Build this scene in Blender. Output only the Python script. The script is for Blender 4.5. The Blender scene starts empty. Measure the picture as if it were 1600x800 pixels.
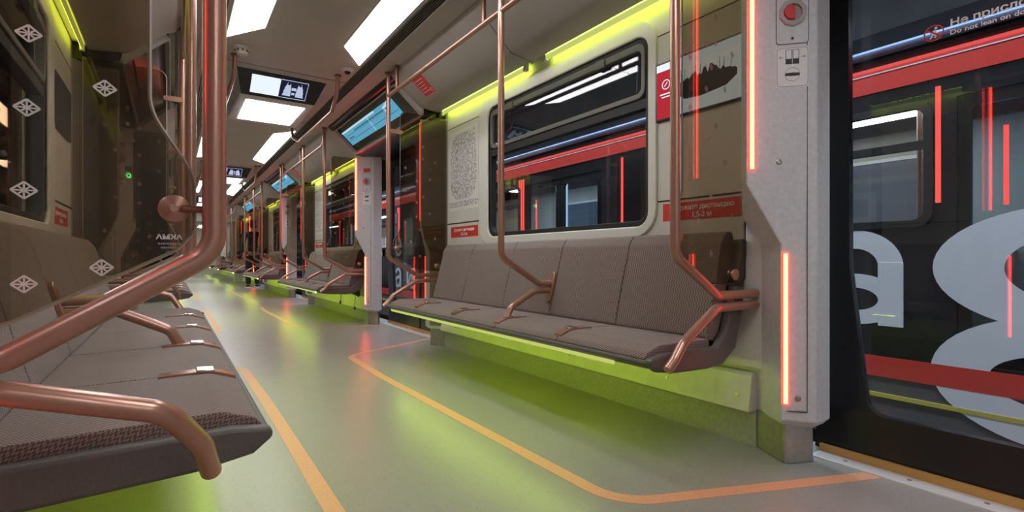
import bpy, bmesh, math, random
from mathutils import Vector, Matrix
C = bpy.context.scene.collection
SC = bpy.context.scene
PI = math.pi
random.seed(7)

# ------------------------------------------------------------------ camera, world, exposure
FPX = 777.0
cam_d = bpy.data.cameras.new('camera')
cam_d.sensor_fit = 'HORIZONTAL'; cam_d.sensor_width = 36.0
cam_d.lens = FPX / 1600.0 * 36.0
cam_d.shift_y = 4.0 / 1600.0
cam_d.clip_start = 0.02; cam_d.clip_end = 200
cam = bpy.data.objects.new('camera', cam_d); C.objects.link(cam)
cam.location = (-0.76, 0.0, 0.78)
cam.rotation_euler = (PI / 2, 0, -math.atan2(531.0, FPX))
SC.camera = cam

w = bpy.data.worlds.new('depot_night'); SC.world = w; w.use_nodes = True
w.node_tree.nodes['Background'].inputs[0].default_value = (0.10, 0.13, 0.19, 1)
w.node_tree.nodes['Background'].inputs[1].default_value = 0.25

SC.view_settings.view_transform = 'Standard'
SC.view_settings.look = 'None'
SC.view_settings.exposure = 0.0
SC.view_settings.gamma = 1.0
SC.view_settings.use_curve_mapping = False
SC.cycles.transparent_max_bounces = 32
SC.cycles.max_bounces = 10
SC.cycles.sample_clamp_indirect = 6.0
SC.cycles.use_denoising = True

S_CEIL = 11.0      # ceiling panels
S_LIME = 9.5     # cove strips
S_UNDER = 48.0    # strips under the benches
S_RED = 25.0      # door pillar strips

def area(name, loc, rot, sx, sy, power, col):
    l = bpy.data.lights.new(name, 'AREA'); l.shape = 'RECTANGLE'; l.size = sx; l.size_y = sy
    l.energy = power; l.color = col
    o = bpy.data.objects.new(name, l); C.objects.link(o); o.location = loc; o.rotation_euler = rot
    return o
area('depot_fill_light', (2.45, 6.0, 4.6), (0, math.radians(-18), 0), 0.5, 26, 900, (0.78, 0.88, 1.0))  # unseen area light added to brighten the neighbouring train's side
area('depot_fill_light', (-4.0, 5.0, 4.8), (0, math.radians(12), 0), 0.6, 16, 350, (0.85, 0.92, 1.0))  # unseen area light added over the depot on the left

# ------------------------------------------------------------------ materials
MATS = {}
def mat(name, col, rough=0.5, metal=0.0, emit=None, estr=0.0, spec=0.5, coat=0.0):
    if name in MATS: return MATS[name]
    m = bpy.data.materials.new(name); m.use_nodes = True
    b = m.node_tree.nodes['Principled BSDF']
    b.inputs['Base Color'].default_value = (*col, 1)
    b.inputs['Roughness'].default_value = rough
    b.inputs['Metallic'].default_value = metal
    b.inputs['Specular IOR Level'].default_value = spec
    b.inputs['Coat Weight'].default_value = coat
    b.inputs['Coat Roughness'].default_value = 0.12
    if emit:
        b.inputs['Emission Color'].default_value = (*emit, 1)
        b.inputs['Emission Strength'].default_value = estr
    MATS[name] = m
    return m
def nt(m):
    t = m.node_tree
    return t, t.nodes['Principled BSDF'], t.nodes.new, t.links.new
def mottle(m, scale, amt, bump=0.0, bscale=300.0):
    """fine two-tone grain on a painted or moulded surface"""
    t, b, N, L = nt(m)
    col = list(b.inputs['Base Color'].default_value)
    tc = N('ShaderNodeTexCoord'); no = N('ShaderNodeTexNoise')
    no.inputs['Scale'].default_value = scale; no.inputs['Detail'].default_value = 3
    L(tc.outputs['Object'], no.inputs['Vector'])
    r = N('ShaderNodeValToRGB')
    r.color_ramp.elements[0].position = .3; r.color_ramp.elements[1].position = .7
    r.color_ramp.elements[0].color = (*[c * (1 - amt) for c in col[:3]], 1)
    r.color_ramp.elements[1].color = (*[min(1, c * (1 + amt)) for c in col[:3]], 1)
    L(no.outputs['Fac'], r.inputs['Fac']); L(r.outputs['Color'], b.inputs['Base Color'])
    if bump:
        n2 = N('ShaderNodeTexNoise'); n2.inputs['Scale'].default_value = bscale
        L(tc.outputs['Object'], n2.inputs['Vector'])
        bp = N('ShaderNodeBump'); bp.inputs['Strength'].default_value = bump; bp.inputs['Distance'].default_value = .002
        L(n2.outputs['Fac'], bp.inputs['Height']); L(bp.outputs['Normal'], b.inputs['Normal'])
    return m

M_ceil = mottle(mat('ceiling_panel_grey', (.47, .45, .435), .55), 3, .06)
M_cove = mottle(mat('cove_panel_grey', (.46, .425, .40), .55), 3, .05)
M_wall = mottle(mat('wall_cream', (.63, .605, .555), .5), 4, .04)
M_mold = mottle(mat('window_moulding_cream', (.68, .66, .60), .42), 4, .03)
M_pill = mottle(mat('pillar_grey', (.57, .57, .60), .5), 60, .07)
M_pillin = mottle(mat('pillar_inner_cream', (.55, .53, .46), .5), 10, .04)
M_steel = mottle(mat('brushed_steel', (.42, .41, .39), .38, .85), 40, .1)
M_groove = mat('groove_dark', (.03, .028, .025), .7)
M_copper = mat('copper_brown_lacquer', (.41, .215, .155), .28, .48, coat=.35)
M_copdark = mat('copper_brown_dark', (.22, .10, .07), .35, .6)
M_tray = mottle(mat('bench_shell_charcoal', (.095, .088, .082), .5), 200, .12, .15, 500)
M_black = mat('black_lacquer', (.008, .008, .009), .25)
M_rubber = mat('black_rubber', (.010, .010, .010), .6)
M_bolt = mat('bolt_steel', (.35, .34, .33), .35, .9)
M_red = mat('red_print', (.62, .045, .035), .5)
M_white = mat('white_print', (.80, .80, .80), .5)
M_ink = mat('black_print', (.015, .015, .018), .5)
M_greyink = mat('grey_print', (.45, .45, .45), .5)
M_paper = mat('sticker_white', (.72, .71, .72), .45)
M_alu = mat('door_sill_aluminium', (.74, .75, .78), .35, .3)
M_brass = mat('sill_edge_ochre', (.50, .27, .08), .5)
M_orange = mottle(mat('floor_tape_orange', (.68, .335, .195), .5), 120, .08)
M_deco = mat('etched_white', (.62, .60, .56), .6)
M_decop = mat('etched_pink', (.30, .17, .15), .6)
M_plastic = mat('white_plastic', (.62, .58, .54), .5)
M_outblack = mat('neighbour_body_black', (.012, .012, .014), .22)
M_outred = mat('neighbour_band_red', (.72, .06, .045), .3, emit=None)
M_outgrey = mat('neighbour_skirt_grey', (.10, .10, .105), .6)
M_outglint = mat('roof_glint_blue', (.30, .46, .75), .4)
M_letter = mat('livery_white', (.78, .80, .84), .5)
M_yellow = mat('platform_line_yellow', (.62, .52, .08), .6)
M_conc = mottle(mat('depot_concrete', (.10, .10, .10), .9), 2, .25)
M_depotwall = mottle(mat('depot_wall', (.16, .17, .18), .9), 1.5, .2)

def emis(name, col, s):
    if name in MATS: return MATS[name]
    m = bpy.data.materials.new(name); m.use_nodes = True
    t = m.node_tree; t.nodes.clear()
    e = t.nodes.new('ShaderNodeEmission'); o = t.nodes.new('ShaderNodeOutputMaterial')
    e.inputs[0].default_value = (*col, 1); e.inputs[1].default_value = s
    t.links.new(e.outputs[0], o.inputs[0]); MATS[name] = m
    return m
E_ceil = emis('ceiling_light_diffuser', (1.0, .975, .975), S_CEIL)
E_lime = emis('lime_strip', (.62, .80, .07), S_LIME)
E_under = emis('lime_strip_under_bench', (.55, .80, .03), S_UNDER)
E_red = emis('red_strip_edge', (1.0, .022, .014), S_RED * .3)
E_redcore = emis('red_strip_core', (1.0, .055, .026), S_RED)
E_limelens = emis('lime_lens', (.60, .67, .17), .9)
E_green = emis('green_indicator', (.05, 1, .25), 9)
E_scrblue = emis('display_sky_blue', (.13, .42, .60), .85)
E_scrline = emis('display_dark_line', (.03, .10, .17), .6)
E_scrpale = emis('display_pale', (.55, .75, .85), .9)
E_scrwhite = emis('screen_white', (.85, .93, 1.0), 1.0)
E_scrdark = emis('screen_navy', (.016, .018, .045), .8)
E_scrice = emis('screen_ice', (.55, .62, .80), .9)
E_scrred = emis('screen_red', (.50, .03, .045), .9)
E_scrsky = emis('screen_sky', (.36, .45, .55), 1.25)
E_scrship = emis('screen_ship', (.035, .03, .03), .9)
E_nbr = emis('neighbour_cabin_light', (.85, .93, 1.0), 16.0)
E_nbrred = emis('neighbour_red_strip', (1.0, .08, .07), 1.6)
E_nbrtube = emis('neighbour_white_strip', (.75, .90, 1.0), 1.3)
E_lamp = emis('depot_tube', (.85, .95, 1.0), 4.0)

def glass(name, tint, r0=.05, rough=.01, gcol=(1, 1, 1)):
    """thin pane: clear with Schlick reflection on each face"""
    m = bpy.data.materials.new(name); m.use_nodes = True
    t = m.node_tree; t.nodes.clear(); N = t.nodes.new; L = t.links.new
    tr = N('ShaderNodeBsdfTransparent'); tr.inputs[0].default_value = (*tint, 1)
    gl = N('ShaderNodeBsdfGlossy'); gl.inputs['Roughness'].default_value = rough; gl.inputs[0].default_value = (*gcol, 1)
    g = N('ShaderNodeNewGeometry'); d = N('ShaderNodeVectorMath'); d.operation = 'DOT_PRODUCT'
    L(g.outputs['Normal'], d.inputs[0]); L(g.outputs['Incoming'], d.inputs[1])
    a = N('ShaderNodeMath'); a.operation = 'ABSOLUTE'; L(d.outputs['Value'], a.inputs[0])
    s = N('ShaderNodeMath'); s.operation = 'SUBTRACT'; s.inputs[0].default_value = 1; L(a.outputs[0], s.inputs[1])
    p = N('ShaderNodeMath'); p.operation = 'POWER'; p.inputs[1].default_value = 5; L(s.outputs[0], p.inputs[0])
    k = N('ShaderNodeMath'); k.operation = 'MULTIPLY_ADD'; k.inputs[1].default_value = 1 - r0; k.inputs[2].default_value = r0
    L(p.outputs[0], k.inputs[0])
    mx = N('ShaderNodeMixShader'); L(k.outputs[0], mx.inputs[0]); L(tr.outputs[0], mx.inputs[1]); L(gl.outputs[0], mx.inputs[2])
    o = N('ShaderNodeOutputMaterial'); L(mx.outputs[0], o.inputs[0])
    return m
G_bronze = glass('partition_glass_bronze', (.665, .605, .52), .026)
G_window = glass('window_glass', (.88, .90, .91), .05)
G_tilt = glass('tilt_window_glass', (.62, .64, .66), .06)
G_door = glass('door_glass', (.88, .90, .92), .022)
G_nbr = glass('neighbour_glass', (.70, .82, .92), .03)

def fabric():
    m = mat('seat_fabric_brown', (.2, .15, .13), .92, spec=.2)
    t, b, N, L = nt(m)
    tc = N('ShaderNodeTexCoord'); sp = N('ShaderNodeSeparateXYZ'); L(tc.outputs['Object'], sp.inputs[0])
    def mth(op, a, bb=None):
        n = N('ShaderNodeMath'); n.operation = op
        for i, v in enumerate((a, bb)):
            if v is None: continue
            if isinstance(v, (int, float)): n.inputs[i].default_value = v
            else: L(v, n.inputs[i])
        return n.outputs[0]
    u = mth('ADD', sp.outputs['X'], mth('MULTIPLY', sp.outputs['Z'], -1.0))
    u = mth('MULTIPLY', u, 2 * PI / .0100)
    v = mth('ADD', sp.outputs['Y'], mth('MULTIPLY', mth('ADD', sp.outputs['X'], sp.outputs['Z']), .7))
    v = mth('MULTIPLY', v, 2 * PI / .0125)
    # basket weave: rows of arcs, every second row shifted
    sh = mth('MULTIPLY', mth('SINE', mth('MULTIPLY', u, .5)), 1.3)
    su = mth('SINE', u); sv = mth('SINE', mth('ADD', v, sh))
    pr = mth('MULTIPLY', su, sv)
    pr = mth('ADD', mth('MULTIPLY', pr, .5), .5)
    ns = N('ShaderNodeTexNoise'); ns.inputs['Scale'].default_value = 900; L(tc.outputs['Object'], ns.inputs['Vector'])
    pr2 = mth('ADD', mth('MULTIPLY', pr, .75), mth('MULTIPLY', ns.outputs['Fac'], .3))
    r = N('ShaderNodeValToRGB'); e = r.color_ramp.elements
    e[0].position = .25; e[0].color = (.098, .062, .054, 1)
    e[1].position = .85; e[1].color = (.335, .268, .24, 1)
    L(pr2, r.inputs[0])
    # sparse rust flecks
    vo = N('ShaderNodeTexVoronoi'); vo.inputs['Scale'].default_value = 13; L(tc.outputs['Object'], vo.inputs['Vector'])
    fl = mth('LESS_THAN', vo.outputs['Distance'], .10)
    fl = mth('MULTIPLY', fl, .45)
    mx = N('ShaderNodeMix'); mx.data_type = 'RGBA'
    L(fl, mx.inputs[0]); L(r.outputs[0], mx.inputs[6]); mx.inputs[7].default_value = (.36, .13, .07, 1)
    L(mx.outputs[2], b.inputs['Base Color'])
    bp = N('ShaderNodeBump'); bp.inputs['Strength'].default_value = .5; bp.inputs['Distance'].default_value = .003
    L(pr2, bp.inputs['Height']); L(bp.outputs['Normal'], b.inputs['Normal'])
    b.inputs['Sheen Weight'].default_value = .25
    return m
M_fab = fabric()

def floor_mat():
    m = mat('floor_linoleum_grey', (.3, .3, .28), .34)
    t, b, N, L = nt(m)
    tc = N('ShaderNodeTexCoord')
    n1 = N('ShaderNodeTexNoise'); n1.inputs['Scale'].default_value = 420; n1.inputs['Detail'].default_value = 2; L(tc.outputs['Object'], n1.inputs['Vector'])
    r1 = N('ShaderNodeValToRGB'); e = r1.color_ramp.elements
    e[0].position = .30; e[0].color = (.15, .14, .125, 1); e[1].position = .40; e[1].color = (.29, .28, .262, 1)
    x = r1.color_ramp.elements.new(.66); x.color = (.315, .305, .285, 1)
    x = r1.color_ramp.elements.new(.74); x.color = (.46, .45, .43, 1)
    L(n1.outputs['Fac'], r1.inputs[0])
    n2 = N('ShaderNodeTexVoronoi'); n2.inputs['Scale'].default_value = 105; L(tc.outputs['Object'], n2.inputs['Vector'])
    lt = N('ShaderNodeMath'); lt.operation = 'LESS_THAN'; lt.inputs[1].default_value = .18; L(n2.outputs['Distance'], lt.inputs[0])
    rr = N('ShaderNodeSeparateColor'); L(n2.outputs['Color'], rr.inputs[0])
    g = N('ShaderNodeMath'); g.operation = 'GREATER_THAN'; g.inputs[1].default_value = .72; L(rr.outputs[0], g.inputs[0])
    mu = N('ShaderNodeMath'); mu.operation = 'MULTIPLY'; L(lt.outputs[0], mu.inputs[0]); L(g.outputs[0], mu.inputs[1])
    mx = N('ShaderNodeMix'); mx.data_type = 'RGBA'; L(mu.outputs[0], mx.inputs[0]); L(r1.outputs[0], mx.inputs[6]); mx.inputs[7].default_value = (.13, .125, .115, 1)
    L(mx.outputs[2], b.inputs['Base Color'])
    n3 = N('ShaderNodeTexNoise'); n3.inputs['Scale'].default_value = 5; L(tc.outputs['Object'], n3.inputs['Vector'])
    mr = N('ShaderNodeMapRange'); mr.inputs[3].default_value = .285; mr.inputs[4].default_value = .36; L(n3.outputs['Fac'], mr.inputs[0]); L(mr.outputs[0], b.inputs['Roughness'])
    return m
M_floor = floor_mat()

def map_mat():
    """line map printed on paper: fine web of grey marks, denser in the middle"""
    m = mat('map_print', (.7, .7, .68), .5)
    t, b, N, L = nt(m)
    tc = N('ShaderNodeTexCoord'); g = N('ShaderNodeSeparateXYZ'); L(tc.outputs['Generated'], g.inputs[0])
    no = N('ShaderNodeTexNoise'); no.inputs['Scale'].default_value = 75; no.inputs['Detail'].default_value = 1; L(tc.outputs['Object'], no.inputs['Vector'])
    vo = N('ShaderNodeTexVoronoi'); vo.feature = 'DISTANCE_TO_EDGE'; vo.inputs['Scale'].default_value = 26; L(tc.outputs['Object'], vo.inputs['Vector'])
    def mth(op, a, bb):
        n = N('ShaderNodeMath'); n.operation = op
        for i, v in enumerate((a, bb)):
            if isinstance(v, (int, float)): n.inputs[i].default_value = v
            else: L(v, n.inputs[i])
        return n.outputs[0]
    edge = mth('LESS_THAN', vo.outputs['Distance'], .05)
    dots = mth('GREATER_THAN', no.outputs['Fac'], .56)
    ey = mth('MULTIPLY', mth('SUBTRACT', g.outputs[1], .5), 2.2); ez = mth('MULTIPLY', mth('SUBTRACT', g.outputs[2], .54), 2.45)
    rad = mth('ADD', mth('POWER', mth('ABSOLUTE', ey, 0), 3.5), mth('POWER', mth('ABSOLUTE', ez, 0), 3.5))
    ins = mth('LESS_THAN', rad, 1.0)
    leg = mth('MULTIPLY', mth('LESS_THAN', mth('ABSOLUTE', mth('SUBTRACT', g.outputs[2], .075), 0), .035), mth('GREATER_THAN', no.outputs['Fac'], .5))
    ink = mth('MAXIMUM', mth('MULTIPLY', ins, mth('MAXIMUM', edge, dots)), leg)
    mx = N('ShaderNodeMix'); mx.data_type = 'RGBA'; L(mth('MULTIPLY', ink, .8), mx.inputs[0])
    mx.inputs[6].default_value = (.72, .71, .68, 1); mx.inputs[7].default_value = (.22, .22, .25, 1)
    L(mx.outputs[2], b.inputs['Base Color'])
    return m
M_map = map_mat()

# ------------------------------------------------------------------ mesh helpers
class MB:
    def __init__(s): s.v = []; s.f = []
    def add(s, vs, fs):
        n = len(s.v); s.v += [Vector(p) for p in vs]; s.f += [tuple(i + n for i in f) for f in fs]; return s
    def box(s, x0, x1, y0, y1, z0, z1):
        vs = [(x, y, z) for x in (x0, x1) for y in (y0, y1) for z in (z0, z1)]
        return s.add(vs, [(0, 1, 3, 2), (4, 6, 7, 5), (0, 4, 5, 1), (2, 3, 7, 6), (0, 2, 6, 4), (1, 5, 7, 3)])
    def loft(s, loops, close=True, cap=True):
        n = len(loops[0]); vs = [p for l in loops for p in l]; fs = []
        for k in range(len(loops) - 1):
            for i in range(n if close else n - 1):
                j = (i + 1) % n; fs.append((k * n + i, k * n + j, (k + 1) * n + j, (k + 1) * n + i))
        if cap: fs += [tuple(range(n)), tuple(range((len(loops) - 1) * n, len(loops) * n))]
        return s.add(vs, fs)
    def prism(s, poly, fn, a, b):
        """poly in 2-D, fn(p, t) -> 3-D point"""
        return s.loft([[fn(p, a) for p in poly], [fn(p, b) for p in poly]])
    def ring(s, outer, inner, fn, a, b):
        n = len(outer); vs = [fn(p, t) for t in (a, b) for l in (outer, inner) for p in l]; fs = []
        for i in range(n):
            j = (i + 1) % n
            fs += [(i, j, n + j, n + i), (2 * n + i, 3 * n + i, 3 * n + j, 2 * n + j), (i, 2 * n + i, 2 * n + j, j), (n + i, n + j, 3 * n + j, 3 * n + i)]
        return s.add(vs, fs)
    def tube(s, pts, r, fil=0.0, seg=14, fs_=6, cap=True):
        P = fillet3([Vector(p) for p in pts], fil, fs_)
        loops = []; d0 = (P[1] - P[0]).normalized()
        up = Vector((0, 0, 1)) if abs(d0.z) < .9 else Vector((0, 1, 0))
        n = d0.cross(up).normalized(); prev = d0
        for i, p in enumerate(P):
            if i == 0: d = (P[1] - P[0])
            elif i == len(P) - 1: d = P[-1] - P[-2]
            else: d = (P[i + 1] - p).normalized() + (p - P[i - 1]).normalized()
            d.normalize()
            q = prev.rotation_difference(d); n = q @ n; n = (n - d * n.dot(d)).normalized(); prev = d
            b = d.cross(n)
            rr = r[i] if isinstance(r, (list, tuple)) else r
            loops.append([p + (n * math.cos(2 * PI * k / seg) + b * math.sin(2 * PI * k / seg)) * rr for k in range(seg)])
        return s.loft(loops, True, cap)
    def cyl(s, c, axis, r, h, seg=20, r2=None):
        c = Vector(c); a = Vector(axis).normalized()
        u = a.cross(Vector((0, 0, 1)) if abs(a.z) < .9 else Vector((1, 0, 0))).normalized(); v = a.cross(u)
        r2 = r if r2 is None else r2
        f = lambda t, rr: [c + a * t + (u * math.cos(2 * PI * k / seg) + v * math.sin(2 * PI * k / seg)) * rr for k in range(seg)]
        return s.loft([f(0, r), f(h, r2)])
    def lathe(s, c, axis, prof, seg=20):
        c = Vector(c); a = Vector(axis).normalized()
        u = a.cross(Vector((0, 0, 1)) if abs(a.z) < .9 else Vector((1, 0, 0))).normalized(); v = a.cross(u)
        return s.loft([[c + a * t + (u * math.cos(2 * PI * k / seg) + v * math.sin(2 * PI * k / seg)) * rr for k in range(seg)] for rr, t in prof])
def fillet3(P, rad, seg):
    if rad <= 0 or len(P) < 3: return P
    out = [P[0]]
    for i in range(1, len(P) - 1):
        a, b, c = P[i - 1], P[i], P[i + 1]
        u = (a - b); v = (c - b); lu, lv = u.length, v.length; u.normalize(); v.normalize()
        ang = u.angle(v)
        if ang > PI - .02: out.append(b); continue
        t = min(rad / math.tan(ang / 2), lu * .49, lv * .49); r = t * math.tan(ang / 2)
        bis = (u + v).normalized(); cc = b + bis * (r / math.sin(ang / 2))
        p0 = b + u * t; p1 = b + v * t; a0 = p0 - cc; a1 = p1 - cc; th = a0.angle(a1)
        for k in range(seg + 1):
            f = k / seg
            out.append(cc + (a0 * math.sin((1 - f) * th) + a1 * math.sin(f * th)) / math.sin(th))
    out.append(P[-1]); return out
def fil2(pts, rads, seg=5):
    """closed 2-D polygon with rounded corners"""
    n = len(pts); out = []
    if not isinstance(rads, (list, tuple)): rads = [rads] * n
    for i in range(n):
        a, b, c = Vector(pts[i - 1]), Vector(pts[i]), Vector(pts[(i + 1) % n])
        if rads[i] <= 0: out.append(tuple(b)); continue
        f = fillet3([a.to_3d(), b.to_3d(), c.to_3d()], rads[i], seg)
        out += [(p.x, p.y) for p in f[1:-1]]
    return out
def rrect(x0, x1, y0, y1, r, seg=6):
    out = []
    for cx, cy, a0 in ((x1 - r, y1 - r, 0), (x0 + r, y1 - r, 90), (x0 + r, y0 + r, 180), (x1 - r, y0 + r, 270)):
        for k in range(seg + 1):
            a = math.radians(a0 + 90 * k / seg); out.append((cx + r * math.cos(a), cy + r * math.sin(a)))
    return out
def rcorner(x0, x1, y0, y1, seg=6):
    out = []
    for p in ((x1, y1), (x0, y1), (x0, y0), (x1, y0)): out += [p] * (seg + 1)
    return out
def wpos(o):
    p = Vector((0, 0, 0))
    while o: p = p + o.location; o = o.parent
    return p
def build(name, mb, material, parent=None, bevel=0.0, smooth=35, label=None, origin=None, print_=None):
    base = wpos(parent) if parent else Vector((0, 0, 0))
    if origin is not None: base = base + Vector(origin)
    me = bpy.data.meshes.new(name)
    bm = bmesh.new(); vs = [bm.verts.new(p - base) for p in mb.v]
    for f in mb.f:
        g = []
        for i in f:
            if vs[i] not in g: g.append(vs[i])
        if len(g) > 2:
            try: bm.faces.new(g)
            except ValueError: pass
    bmesh.ops.remove_doubles(bm, verts=bm.verts, dist=1e-6)
    bmesh.ops.recalc_face_normals(bm, faces=bm.faces)
    me.materials.append(material)
    if print_:      # surface pattern printed on the part, in its own material slot
        vs = [bm.verts.new(p - base) for p in print_[0].v]
        for f in print_[0].f: bm.faces.new([vs[i] for i in f]).material_index = 1
        me.materials.append(print_[1])
    bm.to_mesh(me); bm.free()
    if smooth:
        me.shade_smooth(); me.set_sharp_from_angle(angle=math.radians(smooth))
    o = bpy.data.objects.new(name, me); C.objects.link(o)
    if origin is not None: o.location = origin
    if parent: o.parent = parent
    if bevel:
        b = o.modifiers.new('bevel', 'BEVEL'); b.width = bevel; b.segments = 3; b.limit_method = 'ANGLE'; b.angle_limit = math.radians(40)
        b.harden_normals = False
    if label: o['label'] = label
    return o
def thing(name, loc, label, cat, group=None):
    o = bpy.data.objects.new(name, None); C.objects.link(o); o.location = loc; o.empty_display_size = .1
    return tag(o, label, cat, group)
def tag(o, label, cat, group=None):
    o['label'] = label; o['category'] = cat
    if group: o['group'] = group
    return o
def struct(o): o['kind'] = 'structure'; return o
def sroot(name, loc): 
    o = bpy.data.objects.new(name, None); C.objects.link(o); o.location = loc; o['kind'] = 'structure'; return o
E_REDOFF = None
def dup(o, dy, label=None, group=None, parent=None, name=None):
    c = o.copy(); C.objects.link(c)
    if parent: c.parent = parent
    else: c.location = c.location + Vector((0, dy, 0))
    if label: c['label'] = label
    if group: c['group'] = group
    if name: c.name = name
    for ch in list(o.children): dup(ch, 0, parent=c)
    return c
FONT_CACHE = {}
def text2d(body, size, bold=0.0, align='CENTER', ext=0.0006, spacing=1.0):
    c = bpy.data.curves.new('lettering', 'FONT'); c.body = body; c.size = size; c.align_x = align; c.offset = bold; c.extrude = ext
    c.space_character = spacing; c.resolution_u = 3
    o = bpy.data.objects.new('lettering', c); C.objects.link(o)
    dg = bpy.context.evaluated_depsgraph_get()
    me = bpy.data.meshes.new_from_object(o.evaluated_get(dg))
    vs = [tuple(v.co) for v in me.vertices]; fs = [tuple(p.vertices) for p in me.polygons]
    bpy.data.objects.remove(o); bpy.data.curves.remove(c); bpy.data.meshes.remove(me)
    return vs, fs
def put_text(mb, body, size, fn, a, b, bold=0.0, align='CENTER', ext=0.0006, spacing=1.0, sx=1.0):
    """fn(a, b, n): a right along the line, b up, n towards the reader"""
    vs, fs = text2d(body, size, bold, align, ext, spacing)
    mb.add([fn(a + v[0] * sx, b + v[1], v[2]) for v in vs], fs); return mb
def rect(mb, fn, a0, a1, b0, b1, n0, n1):
    vs = [fn(a, b, n) for a in (a0, a1) for b in (b0, b1) for n in (n0, n1)]
    return mb.add(vs, [(0, 1, 3, 2), (4, 6, 7, 5), (0, 4, 5, 1), (2, 3, 7, 6), (0, 2, 6, 4), (1, 5, 7, 3)])
def poly(mb, fn, pts, n0, n1):
    return mb.loft([[fn(a, b, n0) for a, b in pts], [fn(a, b, n1) for a, b in pts]])
def ringp(mb, fn, c, r0, r1, n0, n1, seg=24):
    o = [(c[0] + r1 * math.cos(2 * PI * k / seg), c[1] + r1 * math.sin(2 * PI * k / seg)) for k in range(seg)]
    i = [(c[0] + r0 * math.cos(2 * PI * k / seg), c[1] + r0 * math.sin(2 * PI * k / seg)) for k in range(seg)]
    return mb.ring(o, i, lambda p, t: fn(p[0], p[1], t), n0, n1)
def line(mb, fn, p, q, w_, n0, n1):
    p = Vector(p); q = Vector(q); d = (q - p).normalized() * w_ / 2; k = Vector((-d.y, d.x))
    return poly(mb, fn, [tuple(p + k), tuple(q + k), tuple(q - k), tuple(p - k)], n0, n1)

L = 4.88                    # one bench + one door along the car
RANK = ['nearest the camera', 'second from the camera', 'third from the camera', 'fourth from the camera', 'in the next car']
SN = {1: 'right', -1: 'left'}
WALL = {1: 1.225, -1: 1.255}   # inner face of side walls
YN, YF = -3.3, 18.9            # ends of this car
XD = 1.42                      # door plane

# ================================================================== SETTING
m = MB().box(-1.5, 1.5, YN, 19.0, -.06, 0)
struct(build('floor', m, M_floor))
m = MB().box(-.75, .75, YN, 19.0, 2.30, 2.36)
struct(build('ceiling', m, M_ceil))
for y in [1.30 + 2.44 * k for k in range(0, 7)]:
    pass
m = MB()
for k in range(-1, 4):
    for y in (4.36 + k * L, 5.9 + k * L):
        if YN < y < 18.8: m.box(-.48, .48, y - .002, y + .002, 2.298, 2.301)
struct(build('trim_1', m, M_groove))
# air slots along both sides of the ceiling
n = 2
for s in (1, -1):
    for i, (x0, x1) in enumerate(((.484, .488), (.497, .503), (.512, .518), (.527, .533), (.542, .547), (.556, .562))):
        m = MB().box(s * x0, s * x1, YN, 19.0, 2.293, 2.302)
        struct(build('trim_%d' % n, m, M_groove)); n += 1
    m = MB().box(s * .564, s * .60, YN, 19.0, 2.285, 2.303)
    struct(build('trim_%d' % n, m, M_cove)); n += 1
# sloped cove over the benches, closed solid behind
def cove(s, y0, y1, name):
    p = [(.72, 2.302), (.745, 2.262), (.785, 2.245), (.99, 2.068), (1.15, 2.050), (WALL[s] - .069, 2.048), (WALL[s] - .066, 2.085), (WALL[s] + .02, 2.085), (1.34, 2.10), (1.50, 2.12), (1.50, 2.42), (.72, 2.42)]
    return struct(build(name, MB().prism(p, lambda q, t: (s * q[0], t, q[1]), y0, y1), M_cove, bevel=.006))
def door_header(s, y0, y1, name):
    p = [(.72, 2.302), (.745, 2.262), (.785, 2.252), (.80, 2.30), (1.0, 2.13), (1.03, 2.02), (1.10, 1.985), (1.50, 1.985), (1.50, 2.42), (.72, 2.42)]
    return struct(build(name, MB().prism(p, lambda q, t: (s * q[0], t, q[1]), y0, y1), M_black))
for s in (1, -1):
    a = YN
    for k in range(0, 4):
        dc = .05 + k * L
        cove(s, a, dc - .985, 'trim_%d' % n); n += 1
        door_header(s, dc - .985, dc + .985, 'trim_%d' % n); n += 1
        a = dc + .985
    cove(s, a, YF, 'trim_%d' % n); n += 1
# thin seam in each cove panel
for s in (1, -1):
    m = MB()
    for k in range(0, 4):
        y = 2.57 + k * L
        m.add([(s * .788, y - .003, 2.2405), (s * .788, y + .003, 2.2405), (s * .993, y + .003, 2.0635), (s * .993, y - .003, 2.0635)], [(0, 1, 2, 3)])
        m.add([(s * .993, y - .003, 2.0635), (s * .993, y + .003, 2.0635), (s * 1.15, y + .003, 2.0445), (s * 1.15, y - .003, 2.0445)], [(0, 1, 2, 3)])
    struct(build('trim_%d' % n, m, M_groove)); n += 1

WIN = (1.68, 3.22, .945, 1.915)     # window opening y0 y1 z0 z1
def side_wall(s, k):
    x = WALL[s]; fn = lambda p, t: (s * (x + t), p[0], p[1])
    o = rcorner(.95, 4.15, .33, 2.10); i = rrect(*WIN, .075)
    return struct(build('wall_' + SN[s], MB().ring([(p[0], p[1] + 0) for p in o], i, fn, 0, .06), M_wall))
walls = {s: side_wall(s, 0) for s in (1, -1)}
def wall_grooves(s):
    x = WALL[s]; m = MB()
    for (y0, y1, z0, z1) in ((1.0, 1.63, 1.056, 1.064), (1.0, 1.63, 1.874, 1.879), (1.628, 1.633, 1.06, 1.877),
                             (3.35, 4.1, 1.072, 1.082), (3.35, 4.1, 1.892, 1.897), (3.347, 3.352, 1.08, 1.895), (3.905, 3.909, .9, 2.05)):
        m.box(s * (x - .0015), s * (x + .004), y0, y1, z0, z1)
    return struct(build('trim_%d' % n, m, M_groove))
grooves = {}
for s in (1, -1): grooves[s] = wall_grooves(s); n += 1

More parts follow.
